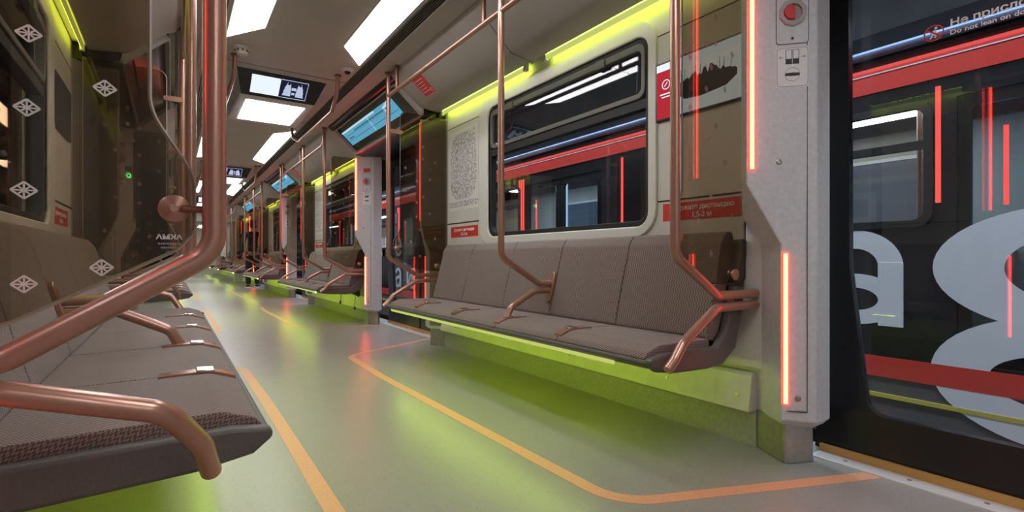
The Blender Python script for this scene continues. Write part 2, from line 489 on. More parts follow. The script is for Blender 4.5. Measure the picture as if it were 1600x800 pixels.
def window(s, idx):
    x = WALL[s]; y0, y1, z0, z1 = WIN
    r = sroot('window_%d' % idx, (s * x, 2.45, 0))
    fn = lambda p, t: (s * (x + t), p[0], p[1])
    outer = rrect(y0 - .055, y1 + .13, z0 - .06, z1 + .095, .15); inner = rrect(y0, y1, z0, z1, .075)
    build('moulding', MB().ring(outer, inner, fn, -.012, .03), M_mold, r, bevel=.008)
    o2 = rrect(y0 - .002, y1 + .002, z0 - .002, z1 + .002, .075); i2 = rrect(y0 + .028, y1 - .028, z0 + .03, z1 - .028, .06)
    build('seal', MB().ring(o2, i2, fn, .006, .055), M_rubber, r, bevel=.004)
    zb0, zb1 = 1.548, 1.60
    build('bar', MB().box(s * (x + .008), s * (x + .05), y0 + .02, y1 - .02, zb0, zb1), M_rubber, r, bevel=.004)
    build('pane', MB().box(s * (x + .038), s * (x + .044), y0 + .02, y1 - .02, z0 + .02, zb0 + .01), G_window, r)
    # tilting vent light in its own frame
    sa = build('vent_sash', MB().ring(rrect(y0 + .026, y1 - .026, zb1 + .002, z1 - .026, .05), rrect(y0 + .052, y1 - .052, zb1 + .03, z1 - .065, .03), fn, -.002, .04), mat('sash_bronze_grey', (.13, .125, .11), .45), r, bevel=.004)
    build('pane', MB().prism([(x + .014, zb1 + .022), (x + .019, zb1 + .022), (x + .0245, z1 - .05), (x + .0195, z1 - .05)], lambda q, t: (s * q[0], t, q[1]), y0 + .045, y1 - .045), G_tilt, sa)
    for yy in (2.02, 2.92):
        build('latch', MB().box(s * (x - .012), s * (x + .01), yy - .035, yy + .035, z1 - .075, z1 - .028), mat('sash_bronze_grey', (.1, .1, .1)), r, bevel=.004)
    return r
wins = {1: window(1, 1), -1: window(-1, 5)}

def kick(s, k):
    x = WALL[s]
    a = MB().box(s * (x + .012), s * (x + .06), 1.13, 3.98, 0, .152)
    p = [(x - .035, .150), (x - .035, .165), (x - .012, .295), (x + .0, .305), (x + .05, .305), (x + .05, .150)]
    b = MB().prism(p, lambda q, t: (s * q[0], t, q[1]), 1.135, 3.97)
    c = MB().box(s * (x - .004), s * (x + .05), 1.13, 3.97, .365, .395).box(s * (x + .035), s * (x + .06), 1.13, 3.97, .30, .37)
    return a, b, c
kicks = {}
for s in (1, -1):
    a, b, c = kick(s, 0)
    o1 = struct(build('baseboard_' + SN[s], a, mottle(mat('baseboard_grey', (.33, .325, .30), .5), 60, .1)))
    o2 = struct(build('trim_%d' % n, b, mottle(mat('ledge_grey', (.62, .61, .54), .45), 20, .05))); n += 1
    m = MB()
    for yy in (1.19, 1.55, 2.25, 3.0, 3.7): m.cyl((s * (WALL[s] - .026), yy, .21), (-s, 0, .22), .009, .004, 14)
    o3 = struct(build('trim_%d' % n, m, M_bolt)); n += 1
    o4 = struct(build('trim_%d' % n, c, mat('ledge_grey', (.4, .4, .38)))); n += 1
    kicks[s] = [o1, o2, o3, o4]

def door(idx, s):
    """sliding door with two glazed leaves, centred on y = .05"""
    r = sroot('door_%d' % idx, (s * XD, .05, 0)); yc = .05
    fn = lambda p, t: (s * (XD + t), p[0], p[1])
    for d in (1, -1):
        q = lambda j: yc + d * j
        out = [(q(.93), .03), (q(.93), 1.99), (q(.012), 1.99), (q(.012), .03)]
        inn = [(q(.745), .19), (q(.808), .75), (q(.812), 1.86), (q(.10), 1.86), (q(.10), .19)]
        rad = .05
        ii = fil2(inn, [.06, .3, .05, .05, .05], 4); 
        # ring with matched counts: outer points follow the inner ones
        cx = sum(p[0] for p in ii) / len(ii); cz = sum(p[1] for p in ii) / len(ii)
        def toout(p):
            y = q(.93) if abs(p[0] - q(.93)) < abs(p[0] - q(.012)) else q(.012)
            return y
        oo = []
        for p in ii:
            lo = min(p[1] - .19, 1e9); hi = 1.86 - p[1]
            y = p[0]; z = p[1]
            far = d * (p[0] - yc)
            if z < .26: z = .03
            elif z > 1.80: z = 1.99
            y = q(.93) if far > .5 else q(.012)
            oo.append((y, z))
        lf = build('leaf', MB().ring(oo, ii, fn, 0, .035), M_black, r)
        build('pane', MB().prism(ii, fn, .014, .020), G_door, lf)
        build('seal', MB().prism([(q(.012), .03), (q(.012), 1.99), (q(0), 1.99), (q(0), .03)], fn, -.006, .04), M_rubber, lf)
    build('sill', MB().box(s * 1.325, s * 1.401, yc - .91, yc + .91, -.002, .006), M_alu, r, bevel=.002)
    build('sill_edge', MB().box(s * 1.402, s * 1.4185, yc - .91, yc + .91, -.003, .034), M_brass, r, bevel=.002)
    m = MB()
    for k in range(9): m.cyl((s * 1.365, yc - .80 + .2 * k, .005), (0, 0, 1), .007, .003, 10)
    build('sill_screws', m, M_bolt, r)
    build('track_seal', MB().box(s * 1.456, s * 1.49, yc - .95, yc + .95, -.02, .035), M_rubber, r)
    return r
doors = {1: door(1, 1), -1: door(5, -1)}
# lettering and no-leaning sign on the right-hand pane nearest the camera
def sign_on_door(parent):
    fnn = lambda a, b, nn: (XD + .0135 - nn, .602 - a, 1.566 + b)
    m = MB(); ringp(m, fnn, (0, 0), .024, .028, 0, .0006, 28)
    line(m, fnn, (-.020, .015), (.020, -.015), .005, .0006, .0011)
    build('prohibition_ring', m, M_red, parent)
    m = MB()
    poly(m, fnn, [(.006 + .0045 * math.cos(t * PI / 5), .016 + .0045 * math.sin(t * PI / 5)) for t in range(10)], 0, .0005)
    poly(m, fnn, [(.000, .010), (.009, .009), (.005, -.004), (-.003, -.004)], 0, .0005)
    line(m, fnn, (-.001, -.003), (-.010, -.018), .005, 0, .0005); line(m, fnn, (.003, -.003), (.005, -.018), .0045, 0, .0005)
    line(m, fnn, (.001, .008), (-.009, .001), .004, 0, .0005)
    put_text(m, 'Не прислоняться', .033, fnn, .043, .006, .0007, 'LEFT', .0003, sx=1.12)
    put_text(m, 'Do not lean on door', .0225, fnn, .043, -.022, .0004, 'LEFT', .0003, sx=1.08)
    build('lettering', m, M_white, parent)
sign_on_door(doors[1].children[0])

# plain car behind the camera and the end walls
for s in (1, -1):
    m = MB().box(s * WALL[s], s * (WALL[s] + .06), YN, -.9, 0, 2.06)
    struct(build('wall_' + SN[s] + '_rear', m, M_wall))
struct(build('wall_back', MB().box(-1.5, 1.5, YN - .05, YN, -.05, 2.4), M_wall))

# ================================================================== DOOR PILLARS
def pillar(s, d, yj, label):
    """grey post beside a door; yj = jamb edge, d = direction in which the bench lies"""
    off = .01 if s < 0 else 0
    W = lambda p, z: (s * (p[0] + off), yj + d * p[1], z)
    A, B, Cc, R, E, F = (1.262, .33), (1.245, .249), (1.12, .092), (1.197, -.001), (1.30, 0.0), (1.32, .33)
    lo = [A, B, Cc, R, E, F]
    up = [(1.262, .33), (1.12, .249), (1.03, .175), (1.197, -.001), (1.30, 0.0), (1.32, .33)]
    r = thing('door_pillar', (s * 1.2, yj + d * .1, 0), label, 'pillar', 'grey door pillars')
    secs = [(.150, [(1.262, .33), (1.245, .249), (1.15, .105), (1.205, .02), (1.285, .02), (1.30, .33)]), (.175, lo), (.80, lo), (.835, lo), (1.06, up), (1.11, up), (2.00, up)]
    build('column', MB().loft([[W(p, z) for p in q] for z, q in secs]), M_pill, r, bevel=.006)
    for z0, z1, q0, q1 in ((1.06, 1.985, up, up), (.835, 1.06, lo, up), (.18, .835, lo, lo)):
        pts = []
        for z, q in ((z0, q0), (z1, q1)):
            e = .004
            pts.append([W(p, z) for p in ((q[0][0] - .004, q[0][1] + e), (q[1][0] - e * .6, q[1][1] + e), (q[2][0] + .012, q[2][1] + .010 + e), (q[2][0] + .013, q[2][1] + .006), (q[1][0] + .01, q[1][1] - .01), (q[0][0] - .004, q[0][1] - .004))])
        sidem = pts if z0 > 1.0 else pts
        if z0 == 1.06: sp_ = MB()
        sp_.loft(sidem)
    if d < 0: build('shaded_side', sp_, mat('pillar_side_shade', (.20, .165, .125), .5), r, label='inner pillar side with its shade painted brown')  # brown skin paints the shade on the pillar's bench-facing side
    base = [(1.262, .32), (1.240, .247), (1.162, .104), (1.172, .088), (1.268, .046), (1.295, .06), (1.30, .32)]
    build('base', MB().prism(base, lambda p, z: W(p, z), 0, .152), M_steel, r, bevel=.004)
    # panel line on the broad face
    v = Vector((R[0] - 1.03, R[1] - .175)); ln = v.length; v.normalize(); nn = Vector((v.y, -v.x))
    if nn.x > 0: nn = -nn
    ori = Vector((1.03, .175))
    flip = 1 if s * d > 0 else -1
    def face(a, z, h):     # a: along the broad face from its aisle edge, h: out of it
        p = ori + v * a + nn * h
        return W((p.x, p.y), z)
    # lamps: upper strip on the upper edge, lower strip on the lower edge
    def strip(o2, v2, n2, z0, z1, w0, w1, h0, h1):
        pts = [o2 + v2 * a + n2 * h for a, h in ((w0, h0), (w1, h0), (w1, h1), (w0, h1))]
        return MB().prism(pts, lambda p, z: W((p.x, p.y), z), z0, z1)
    st = build('strip_lamp', strip(ori, v, nn, 1.113, 1.97, .005, .030, -.004, .004), E_red, r, label='red glowing strip lamp, upper')
    build('core', strip(ori, v, nn, 1.116, 1.967, .0115, .0265, .003, .006), E_redcore, st)
    o2 = Vector(Cc); v2 = (Vector(R) - o2).normalized(); n2 = Vector((v2.y, -v2.x)); n2 = -n2 if n2.x > 0 else n2
    st = build('strip_lamp', strip(o2, v2, n2, .236, .802, .002, .026, -.004, .004), E_red, r, label='red glowing strip lamp, lower')
    build('core', strip(o2, v2, n2, .239, .799, .0075, .0225, .003, .006), E_redcore, st)
    # reader frame: a to the right as one looks at the face
    ac = .158
    fn = lambda a, b, h: face(ac + flip * a, b, h)
    m = MB().ring(rrect(-.056, .056, 1.575, 1.79, .012, 3), rrect(-.0535, .0535, 1.5775, 1.7875, .010, 3), lambda p, t: fn(p[0], p[1], t), -.002, .0012)
    build('plate_seam', m, M_groove, r)
    pl = build('handle_plate', MB().prism(rrect(-.0535, .0535, 1.5775, 1.7875, .010, 3), lambda p, t: fn(p[0], p[1], t), -.002, .002), M_pill, r)
    oc = [(.046 * math.cos(math.radians(t)) * (1.02), 1.69 + .05 * math.sin(math.radians(t))) for t in (20, 55, 90, 125, 160, 200, 235, 270, 305, 340)]
    ci = [(.032 * math.cos(2 * PI * t / 10 + .35), 1.69 + .032 * math.sin(2 * PI * t / 10 + .35)) for t in range(10)]
    bz = build('handle_bezel', MB().ring(oc, ci, lambda p, t: fn(p[0], p[1], t), .001, .012), mat('bezel_grey', (.36, .34, .33), .4), pl, bevel=.002)
    m = MB().prism(ci, lambda p, t: fn(p[0], p[1], t), .001, .003)
    build('handle_well', m, mat('well_grey', (.30, .24, .24), .4), pl)
    kn = [(.028 * math.cos(math.radians(t)) - .002, 1.69 + .028 * math.sin(math.radians(t))) for t in range(100, 261, 20)]
    build('handle_knob', MB().prism(kn + [(.006, 1.665), (.004, 1.71)], lambda p, t: fn(p[0], p[1], t), .003, .018), M_red, pl, bevel=.002, label='red half-round emergency door knob')
    build('key_hole', MB().prism([(.005 * math.cos(2 * PI * t / 10), 1.596 + .005 * math.sin(2 * PI * t / 10)) for t in range(10)], lambda p, t: fn(p[0], p[1], t), .001, .003), M_ink, pl)
    # pictogram sticker below
    sp = build('pictogram_sticker', MB().prism(rrect(-.056, .056, 1.415, 1.565, .006, 3), lambda p, t: fn(p[0], p[1], t), -.001, .0015), M_paper, r, label='white pictogram sticker, door opening')
    m = MB()
    for q in (-1, 1):
        c0 = q * .012
        m.ring(rrect(c0 - .011, c0 + .011, 1.501, 1.555, .0005, 1), rrect(c0 - .009, c0 + .009, 1.521, 1.5535, .0005, 1), lambda p, t: fn(p[0], p[1], t), .0015, .002)
    ringp(m, fn, (0, 1.463), .0245, .0255, .0015, .002)
    poly(m, fn, [(-.024, 1.458), (-.024, 1.468), (.0, 1.4695), (.024, 1.468), (.024, 1.458), (0, 1.4565)], .0015, .002)
    build('pictogram', m, M_ink, sp)
    m = MB().ring(rrect(-.053, .053, 1.418, 1.562, .012, 3), rrect(-.0515, .0515, 1.4195, 1.5605, .0105, 3), lambda p, t: fn(p[0], p[1], t), .0015, .0019)
    for q in (-1, 1):
        line(m, fn, (q * .030, 1.527), (q * .044, 1.527), .0015, .0015, .002)
        line(m, fn, (q * .044, 1.527), (q * .038, 1.532), .0015, .0015, .002); line(m, fn, (q * .044, 1.527), (q * .038, 1.522), .0015, .0015, .002)
    build('sticker_border', m, mat('maroon_print', (.30, .03, .04), .5), sp)
    rs = build('button_label', MB().prism(rrect(-.042, .042, 1.80, 1.845, .004, 2), lambda p, t: fn(p[0], p[1], t), -.001, .002), M_red, r, label='small red label above the knob')
    m = MB(); 
    for z in (1.14, .262):
        a = ac - .045 if z > 1 else ac + .02
        p = (Vector((1.03, .175)) + v * a)
        m.lathe(face(a, z, -.002), Vector(face(a, z, .01)) - Vector(face(a, z, 0)), [(.0105, 0), (.0105, .003), (.007, .0045), (.007, .003)], 14)
    build('panel_lock', m, M_bolt, r)
    m = MB(); 
    rect(m, lambda a, b, h: face(a, b, h), ln - .035, ln - .033, .215, 1.95, -.002, .0008)
    rect(m, lambda a, b, h: face(a, b, h), ln - .10, ln - .033, .211, .214, -.002, .0012)
    build('panel_seam', m, M_groove, r)
    return r
def plabel(s, k, which):
    d = ['first', 'second', 'third', 'fourth'][k]
    side = SN[s]
    if s > 0 and which == 'far' and k == 0: return 'tall grey pillar with red strips between the near door and the right bench'
    return 'grey %s pillar with red strip lamps on the %s side of the %s door along the %s' % (('far-side', 'far', d, side) if which == 'far' else ('near-side', 'near', d, side))
def unlit(r):
    m_ = mat('strip_unlit', (.10, .03, .025), .3)
    for c in list(r.children):
        if c.name.startswith('strip_lamp'):
            for o in [c] + list(c.children):
                o.data = o.data.copy(); o.data.materials[0] = m_
            c['label'] = 'unlit dark red strip lamp'
JF, JN = .876, 4.224
for s in (1, -1):
    pf = pillar(s, 1, JF - (.06 if s < 0 else 0), plabel(s, 0, 'far'))
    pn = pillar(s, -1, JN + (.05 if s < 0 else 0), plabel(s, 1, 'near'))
    if s < 0: unlit(pn)
    for k in range(1, 4):
        c = dup(pf, k * L, plabel(s, k, 'far'))
        if s < 0: unlit(c)
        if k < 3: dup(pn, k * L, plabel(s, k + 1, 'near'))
    if s < 0:
        pass

# ================================================================== BENCHES
BY = {1: (1.20, 3.74), -1: (1.19, 3.86)}
SEAM = {1: [1.20, 1.704, 2.212, 2.704, 3.25, 3.74], -1: [1.19, 1.64, 2.19, 2.76, 3.32, 3.86]}
FR = {1: .640, -1: .600}
def bench(s, label):
    xw = WALL[s]; D = xw - FR[s]; y0, y1 = BY[s]
    r = thing('bench', (s * (xw - D / 2), (y0 + y1) / 2, 0), label, 'bench', 'brown patterned benches along the walls')
    P = lambda q, t: (s * (xw - q[0]), t, q[1])
    nseat = 5; sm = SEAM[s]
    sh = [(D + .012, .418), (D + .018, .405), (D - .01, .384), (D - .04, .3775), (D - .10, .3745), (.27, .366), (.17, .370), (.095, .415), (.050, .55), (.0, .80), (.0, .86), (.022, .86),
          (.085, .60), (.135, .455), (.20, .402), (D - .10, .404), (D - .02, .412)]
    build('shell', MB().prism(sh, P, y0 - .010, y1 + .010), M_tray, r, bevel=.004)
    ec = [(D + .014, .424), (D + .018, .405), (D - .02, .375), (D - .12, .360), (.27, .352), (.165, .362), (.085, .415), (.038, .56), (0, .80), (0, .86), (.03, .862), (.105, .61), (.15, .49), (.205, .432), (D - .06, .436)]
    for a in (y0 + .3, y1 - .3):
        build('bracket', MB().prism([(-.004, .286), (-.004, .39), (.11, .42), (.20, .375), (.05, .315), (.014, .286)], P, a - .02, a + .02), M_tray, r)
    for a, b in ((y0 - .040, y0 - .004), (y1 + .004, y1 + .040)):
        build('end_cap', MB().prism(ec, P, a, b), M_tray, r, bevel=.009)
    cu = fil2([(.205, .408), (.205, .458), (D - .075, .462), (D - .012, .440), (D + .004, .418), (D - .01, .407)], [.01, .015, .05, .03, .01, .004], 4)
    ba = fil2([(.150, .442), (.222, .452), (.118, .845), (.085, .893), (.040, .893), (.024, .84)], [.01, .02, .06, .03, .02, .02], 4)
    for i in range(nseat):
        a, b = sm[i] + .0015, sm[i + 1] - .0015
        build('seat_cushion', MB().prism(cu, P, a, b), M_fab, r, bevel=.006)
        build('back_cushion', MB().prism(ba, P, a, b), M_fab, r, bevel=.007)
    for i in range(1, nseat):
        y = sm[i]
        m = MB()
        pth = [(D - .19, .4625), (D - .13, .4645), (D - .075, .4655), (D - .045, .4565), (D - .010, .443)]
        for (a, b) in zip(pth, pth[1:]):
            m.add([P((q[0], q[1] + h), y + e) for q in (a, b) for e in (-.024, .024) for h in (-.006, .003)], [(0, 1, 3, 2), (4, 6, 7, 5), (0, 4, 5, 1), (2, 3, 7, 6), (0, 2, 6, 4), (1, 5, 7, 3)])
        st = build('seat_strap', m, M_copper, r)
        m = MB()
        m.add([P((u_, z_ + h), y + e) for u_, z_ in ((D - .105, .4655), (D - .062, .4635)) for e in (-.027, .027) for h in (0, .008)], [(0, 1, 3, 2), (4, 6, 7, 5), (0, 4, 5, 1), (2, 3, 7, 6), (0, 2, 6, 4), (1, 5, 7, 3)])
        build('buckle', m, mat('buckle_chrome', (.75, .62, .55), .15, 1.0), st, bevel=.002)
    ul = MB().prism([(D - .027, .3805), (D - .027, .3680), (D - .033, .3680), (D - .033, .3800)], P, y0 + .20, y1 - .06)
    build('under_seat_lamp', ul, E_under, r, label='lime glowing strip lamp')
    build('lamp_lens', MB().prism([(D + .002, .390), (D - .003, .3725), (D - .009, .3725), (D - .012, .384)], P, y0 + .16, y1 - .03), E_limelens, r, label='pale lime lens line along the front edge')
    return r
BL = {(1, 0): 'long brown bench on the right under the big framed window', (-1, 0): 'brown bench close on the left behind the glass screen',
      (1, 1): 'brown bench on the right beyond the second door', (1, 2): 'brown bench on the right beside the standing person',
      (1, 3): 'brown bench on the right behind the standing person, last before the gangway', (-1, 1): 'brown bench on the left beyond the second door',
      (-1, 2): 'brown bench on the left beyond the third door', (-1, 3): 'brown bench on the left, last before the gangway',
      (1, 4): 'brown bench on the right in the next car', (-1, 4): 'brown bench on the left in the next car'}
benches = {}
for s in (1, -1):
    b0 = bench(s, BL[(s, 0)])
    for k in range(1, 4): dup(b0, k * L, BL[(s, k)])
    dup(b0, 4 * L + .6, BL[(s, 4)])
    dup(b0, 5 * L + .6, 'brown bench on the %s at the far end of the next car' % SN[s])

# ------------------------------------------------------------------ grab poles and glass screens
XP = {1: .700, -1: -.702}
def pole(s, y, kind, label, tilt=0.0):
    xp = XP[s] * s; xw = WALL[s]; R_ = .0178
    r = thing('grab_pole', (s * xp, y, 0), label, 'grab pole', 'copper grab poles by the benches')
    q = lambda x, z: (s * x, y, z)
    xe = xw - .01 if kind != 'mid' else xw - .186
    dx = xe - 1.19 if kind != 'mid' else 0
    top = build('pole', MB().tube([q(xp, 2.30), q(xp, .79), q(.955, .638), q(xe, .638)], R_, .06, 16, 8), M_copper, r)
    if kind == 'mid':
        build('armrest', MB().tube([q(xe, .600), q(.925, .597), q(.765, .515), q(.735, .456)], R_, .05, 16, 8), M_copper, r)
        pl = [( .026 * math.cos(t), .618 + (.062 if math.sin(t) > 0 else -.062) + .026 * math.sin(t)) for t in [2 * PI * (i + .5) / 24 for i in range(24)]]
        m = MB()
        tl = .265
        m.loft([[(s * (xw - .182 + (p[1] - .618) * tl + h), y + p[0], p[1]) for p in pl] for h in (-.012, .012)])
        build('wall_plate', m, M_copper, r, bevel=.004)
    else:
        build('armrest', MB().tube([*([q(xe, .594), q(.945, .592), q(.745, .478), q(.70, .425), q(FR[s] + .02, .392)] if s > 0 else [q(xe, .598), q(.955, .596), q(.765, .535), (s * .715, y + (.07 if kind == 'near' else -.03), .45), (s * .700, y + (.12 if kind == 'near' else -.05), .385)])], R_, .06, 16, 8), M_copper, r)
    m = MB().lathe(q(xp, 2.302), (0, 0, -1), [(.03, 0), (.03, .008), (.02, .02)], 18)
    build('ceiling_flange', m, M_copdark, r)
    return r
def screen(s, y, d, label, deco):
    """bronze glass screen beside the pole; d = which way the seats lie"""
    xp = XP[s] * s; yg = y + d * .037
    r = thing('glass_screen', (s * (xp + .2), yg, 0), label, 'glass screen', 'bronze glass screens at the bench ends')
    off = xp - .70
    pts = [(.788, 1.99), (.788, 1.02), (.727, .92), (.727, .825), (.750, .795), (.955, .685), (1.176, .672), (1.20, .70), (1.20, 1.99)]
    out = fil2([(a + off, b) for a, b in pts], [.05, .10, .07, .03, .04, .06, .02, .02, .005], 6)
    fn = lambda p, t: (s * p[0], yg + t, p[1])
    edge = [(s * a, yg, b) for a, b in out]
    wall_i = [i for i, (a, b) in enumerate(out) if a > 1.19 + off and b > 1.9]
    k0 = max(wall_i) + 1
    edge = edge[k0 % len(edge):] + edge[:k0 % len(edge)]
    build('polished_edge', MB().tube(edge, .0032, 0, 6), mat('glass_edge_highlight', (.42, .41, .36), .35) if s < 0 else mat('glass_edge_shade', (.05, .045, .04), .3), r)  # same edge: highlight painted pale on the left, shade painted dark on the right
    # ornaments: a lattice of diamonds etched on the pane
    def diamond(m, cx, cz, hw, hh, wl):
        f = lambda a, b, nn: (s * (cx + a), yg - .0045 - nn, cz + b)
        c = [(hw, 0), (0, hh), (-hw, 0), (0, -hh)]
        for i in range(4): line(m, f, c[i], c[(i + 1) % 4], wl, 0, .0004)
        line(m, f, c[0], c[2], wl * .8, 0, .0004); line(m, f, c[1], c[3], wl * .8, 0, .0004)
        mid = [((c[i][0] + c[(i + 1) % 4][0]) / 2, (c[i][1] + c[(i + 1) % 4][1]) / 2) for i in range(4)]
        line(m, f, mid[0], mid[2], wl * .8, 0, .0004); line(m, f, mid[1], mid[3], wl * .8, 0, .0004)
    m = MB()
    if deco == 'big':
        for (cx, cz) in ((.936, 1.111), (.938, 1.003), (.941, .883), (.850, 1.048), (.854, .770), (.941, .747), (.85, 1.20), (.936, 1.22), (1.03, 1.06), (1.03, .95), (1.03, .82), (1.12, 1.0), (1.12, .88)):
            diamond(m, cx - .004, cz - .004, .0142, .0122, .0026)
        build('pane', MB().prism(out, fn, -.004, .004), G_bronze, r, print_=(m, M_deco))
        f = lambda a, b, nn: (s * .764 + a * s * 1.0, yg - .0045 - nn, .812 + b)
        m = MB(); put_text(m, 'АКМА', .0105, lambda a, b, nn: (s * .764 - a, yg - .0045, .812 + b), 0, 0, .0004, 'CENTER', 0, sx=1.15)
        build('maker_mark', m, M_deco, r)
        m = MB()
        for b, w_ in ((-.009, .032), (-.0155, .022), (-.022, .008)):
            a = -w_ / 2
            while a < w_ / 2:
                l_ = random.uniform(.0015, .004); rect(m, f, a, min(a + l_, w_ / 2), b, b + .0028, 0, .0003); a += l_ + .0009
        build('small_print', m, mat('etched_dim', (.30, .27, .25), .6), r)
    else:
        pat = [(.988, 1.72), (.988, 1.62), (.93, 1.60), (.93, 1.43), (.83, 1.53), (.83, 1.34), (.93, 1.25), (.93, 1.13), (.83, 1.08), (.99, 1.30), (.96, 1.52), (.96, 1.02), (.88, .92), (1.05, 1.45), (1.05, 1.16), (1.1, 1.6), (1.1, .95), (.96, .80)]
        for (cx, cz) in pat: diamond(m, cx, cz, .011, .013, .0018)
        build('pane', MB().prism(out, fn, -.004, .004), G_bronze, r, print_=(m, M_decop))
    for cx, cz in ((.755 + off, .862), (1.115, .715)):
        m = MB().lathe((s * cx, yg - .016, cz), (0, 1, 0), [(.002, 0), (.006, 0), (.0075, .0012), (.020, .0022), (.0225, .004), (.0225, .010), (.016, .012), (.016, .020), (.0225, .022), (.0225, .028), (.002, .030)], 26)
        cl = build('clamp', m, M_copper, r)
    m = MB().tube([(s * (xp + .045), yg - d * .016, .862), (s * xp, yg - d * .0185, .862)], .006)
    build('clamp_stub', m, M_copdark, r)
    m = MB().prism(rrect(xp - .004, xp + .105, 1.80, 1.832, .0155, 5), fn, -.014, -.004)
    tb = build('upper_tab', m, M_copper, r)
    return r
PY = {1: (1.12, 2.24, 3.93), -1: (.96, 2.22, 3.95)}
def pole_label(s, k, i):
    wh = ['near end', 'middle', 'far end'][i]
    bn = ['first', 'second', 'third', 'fourth', 'next-car'][k]
    if k == 0 and s > 0: return ['bent copper grab pole at the near end of the right bench by the grey pillar', 'bent copper grab pole rising from the middle of the first right bench', 'bent copper grab pole at the far end of the first right bench'][i]
    if k == 0: return ['thick reddish copper grab pole in the foreground on the left', 'copper grab pole rising from the middle of the first left bench', 'copper grab pole at the far end of the first left bench'][i]
    return 'copper grab pole at the %s of the %s bench on the %s' % (wh, bn, SN[s])
def scr_label(s, k, i):
    if k == 0: return {(1, 0): 'bronze glass screen between the near right pole and grey pillar', (1, 2): 'bronze glass screen at the far end of the first right bench',
                       (-1, 0): 'bronze glass screen with white etched diamonds in the left foreground', (-1, 2): 'bronze glass screen with pink diamonds at far end of first left bench'}[(s, i)]
    return 'bronze glass screen at the %s end of the %s %s bench' % ('near' if i == 0 else 'far', ['first', 'second', 'third', 'fourth', 'next-car'][k], SN[s])
for s in (1, -1):
    for i, kind in enumerate(('near', 'mid', 'far')):
        p0 = pole(s, PY[s][i], kind, pole_label(s, 0, i))
        for k in range(1, 5): dup(p0, k * L + (.6 if k == 4 else 0), pole_label(s, k, i))
    for i, deco in ((0, 'big' if s < 0 else 'small'), (2, 'small')):
        s0 = screen(s, PY[s][i], 1 if i == 0 else -1, scr_label(s, 0, i), deco)
        for k in range(1, 4): dup(s0, k * L, scr_label(s, k, i))

# ------------------------------------------------------------------ overhead handrails
def overhead(s, label):
    xp = XP[s]; z = 2.11
    r = thing('overhead_rail', (xp, 2.5, z), label, 'handrail', 'copper overhead rails above the benches')
    build('rail', MB().tube([(xp, 1.13, 2.285), (xp, 1.16, z), (xp, 3.93, z)], .0155, .10, 14, 8), M_copper, r)
    for y in (2.42, 3.74):
        build('hanger', MB().tube([(xp, y, z), (xp, y, 2.30)], .013), M_copdark, r)
    build('tie', MB().tube([(xp, 3.74, 2.275), (xp, 3.93, 2.275)], .011), M_copdark, r)
    return r
for s in (1, -1):
    o0 = overhead(s, 'copper overhead rail above the first bench on the %s' % SN[s])
    for k in range(1, 5): dup(o0, k * L + (.6 if k == 4 else 0), 'copper overhead rail above the %s bench on the %s' % (['first', 'second', 'third', 'fourth', 'next-car'][k], SN[s]))
def aislerail(s, label):
    x = s * .375
    r = thing('ceiling_rail', (x, 5.2, 2.07), label, 'handrail', 'copper ceiling rails over the door areas')
    build('rail', MB().tube([(x, 4.22, 2.30), (x, 4.25, 2.16), (x * 1.06, 4.50, 2.07), (x * 1.06, 5.86, 2.07), (x, 6.10, 2.16), (x, 6.13, 2.30)], .0155, .09, 14, 8), M_copper, r)
    for y in (4.22, 6.13):
        build('flange', MB().cyl((x, y, 2.302), (0, 0, -1), .028, .01, 16), M_copdark, r)
    return r
for s in (1, -1):
    a0 = aislerail(s, 'copper ceiling rail on the %s of the nearest ceiling monitor' % SN[s])
    for k in range(1, 3): dup(a0, k * L, 'copper ceiling rail on the %s of the %s ceiling monitor' % (SN[s], ['', 'second', 'third'][k]))

# ------------------------------------------------------------------ ceiling lights, monitors, small ceiling devices
def clight(s, label):
    r = thing('ceiling_light', (s * .355, 2.7, 2.30), label, 'ceiling light', 'white ceiling light panels')
    def quad(y00, y01, y10, y11, z0, z1, g=0.0):
        return MB().loft([[(s * (.257 - g), y00 - g, z), (s * (.453 + g), y01 - g, z), (s * (.453 + g), y11 + g, z), (s * (.257 - g), y10 + g, z)] for z in (z0, z1)])
    build('housing', quad(1.75, 1.48, 3.61, 3.90, 2.2965, 2.312, .006), M_plastic, r)
    build('diffuser', quad(1.75, 1.48, 2.735, 2.735, 2.294, 2.30), E_ceil, r)
    build('diffuser', quad(2.747, 2.747, 3.61, 3.90, 2.294, 2.30), E_ceil, r)
    return r
for s in (1, -1):
    c0 = clight(s, 'white chamfered ceiling light panel nearest on the %s' % SN[s])
    for k in (-1, 1, 2, 3, 4, 5):
        dup(c0, k * L + (.6 if k > 3 else 0), {5: 'white ceiling light panel at the far end of the next car on the %s' % SN[s], -1: 'white ceiling light panel behind the camera on the %s' % SN[s], 4: 'white ceiling light panel in the next car on the %s' % SN[s]}.get(k) or 'white ceiling light panel above the %s bench on the %s' % (['', 'second', 'third', 'fourth'][k], SN[s]))
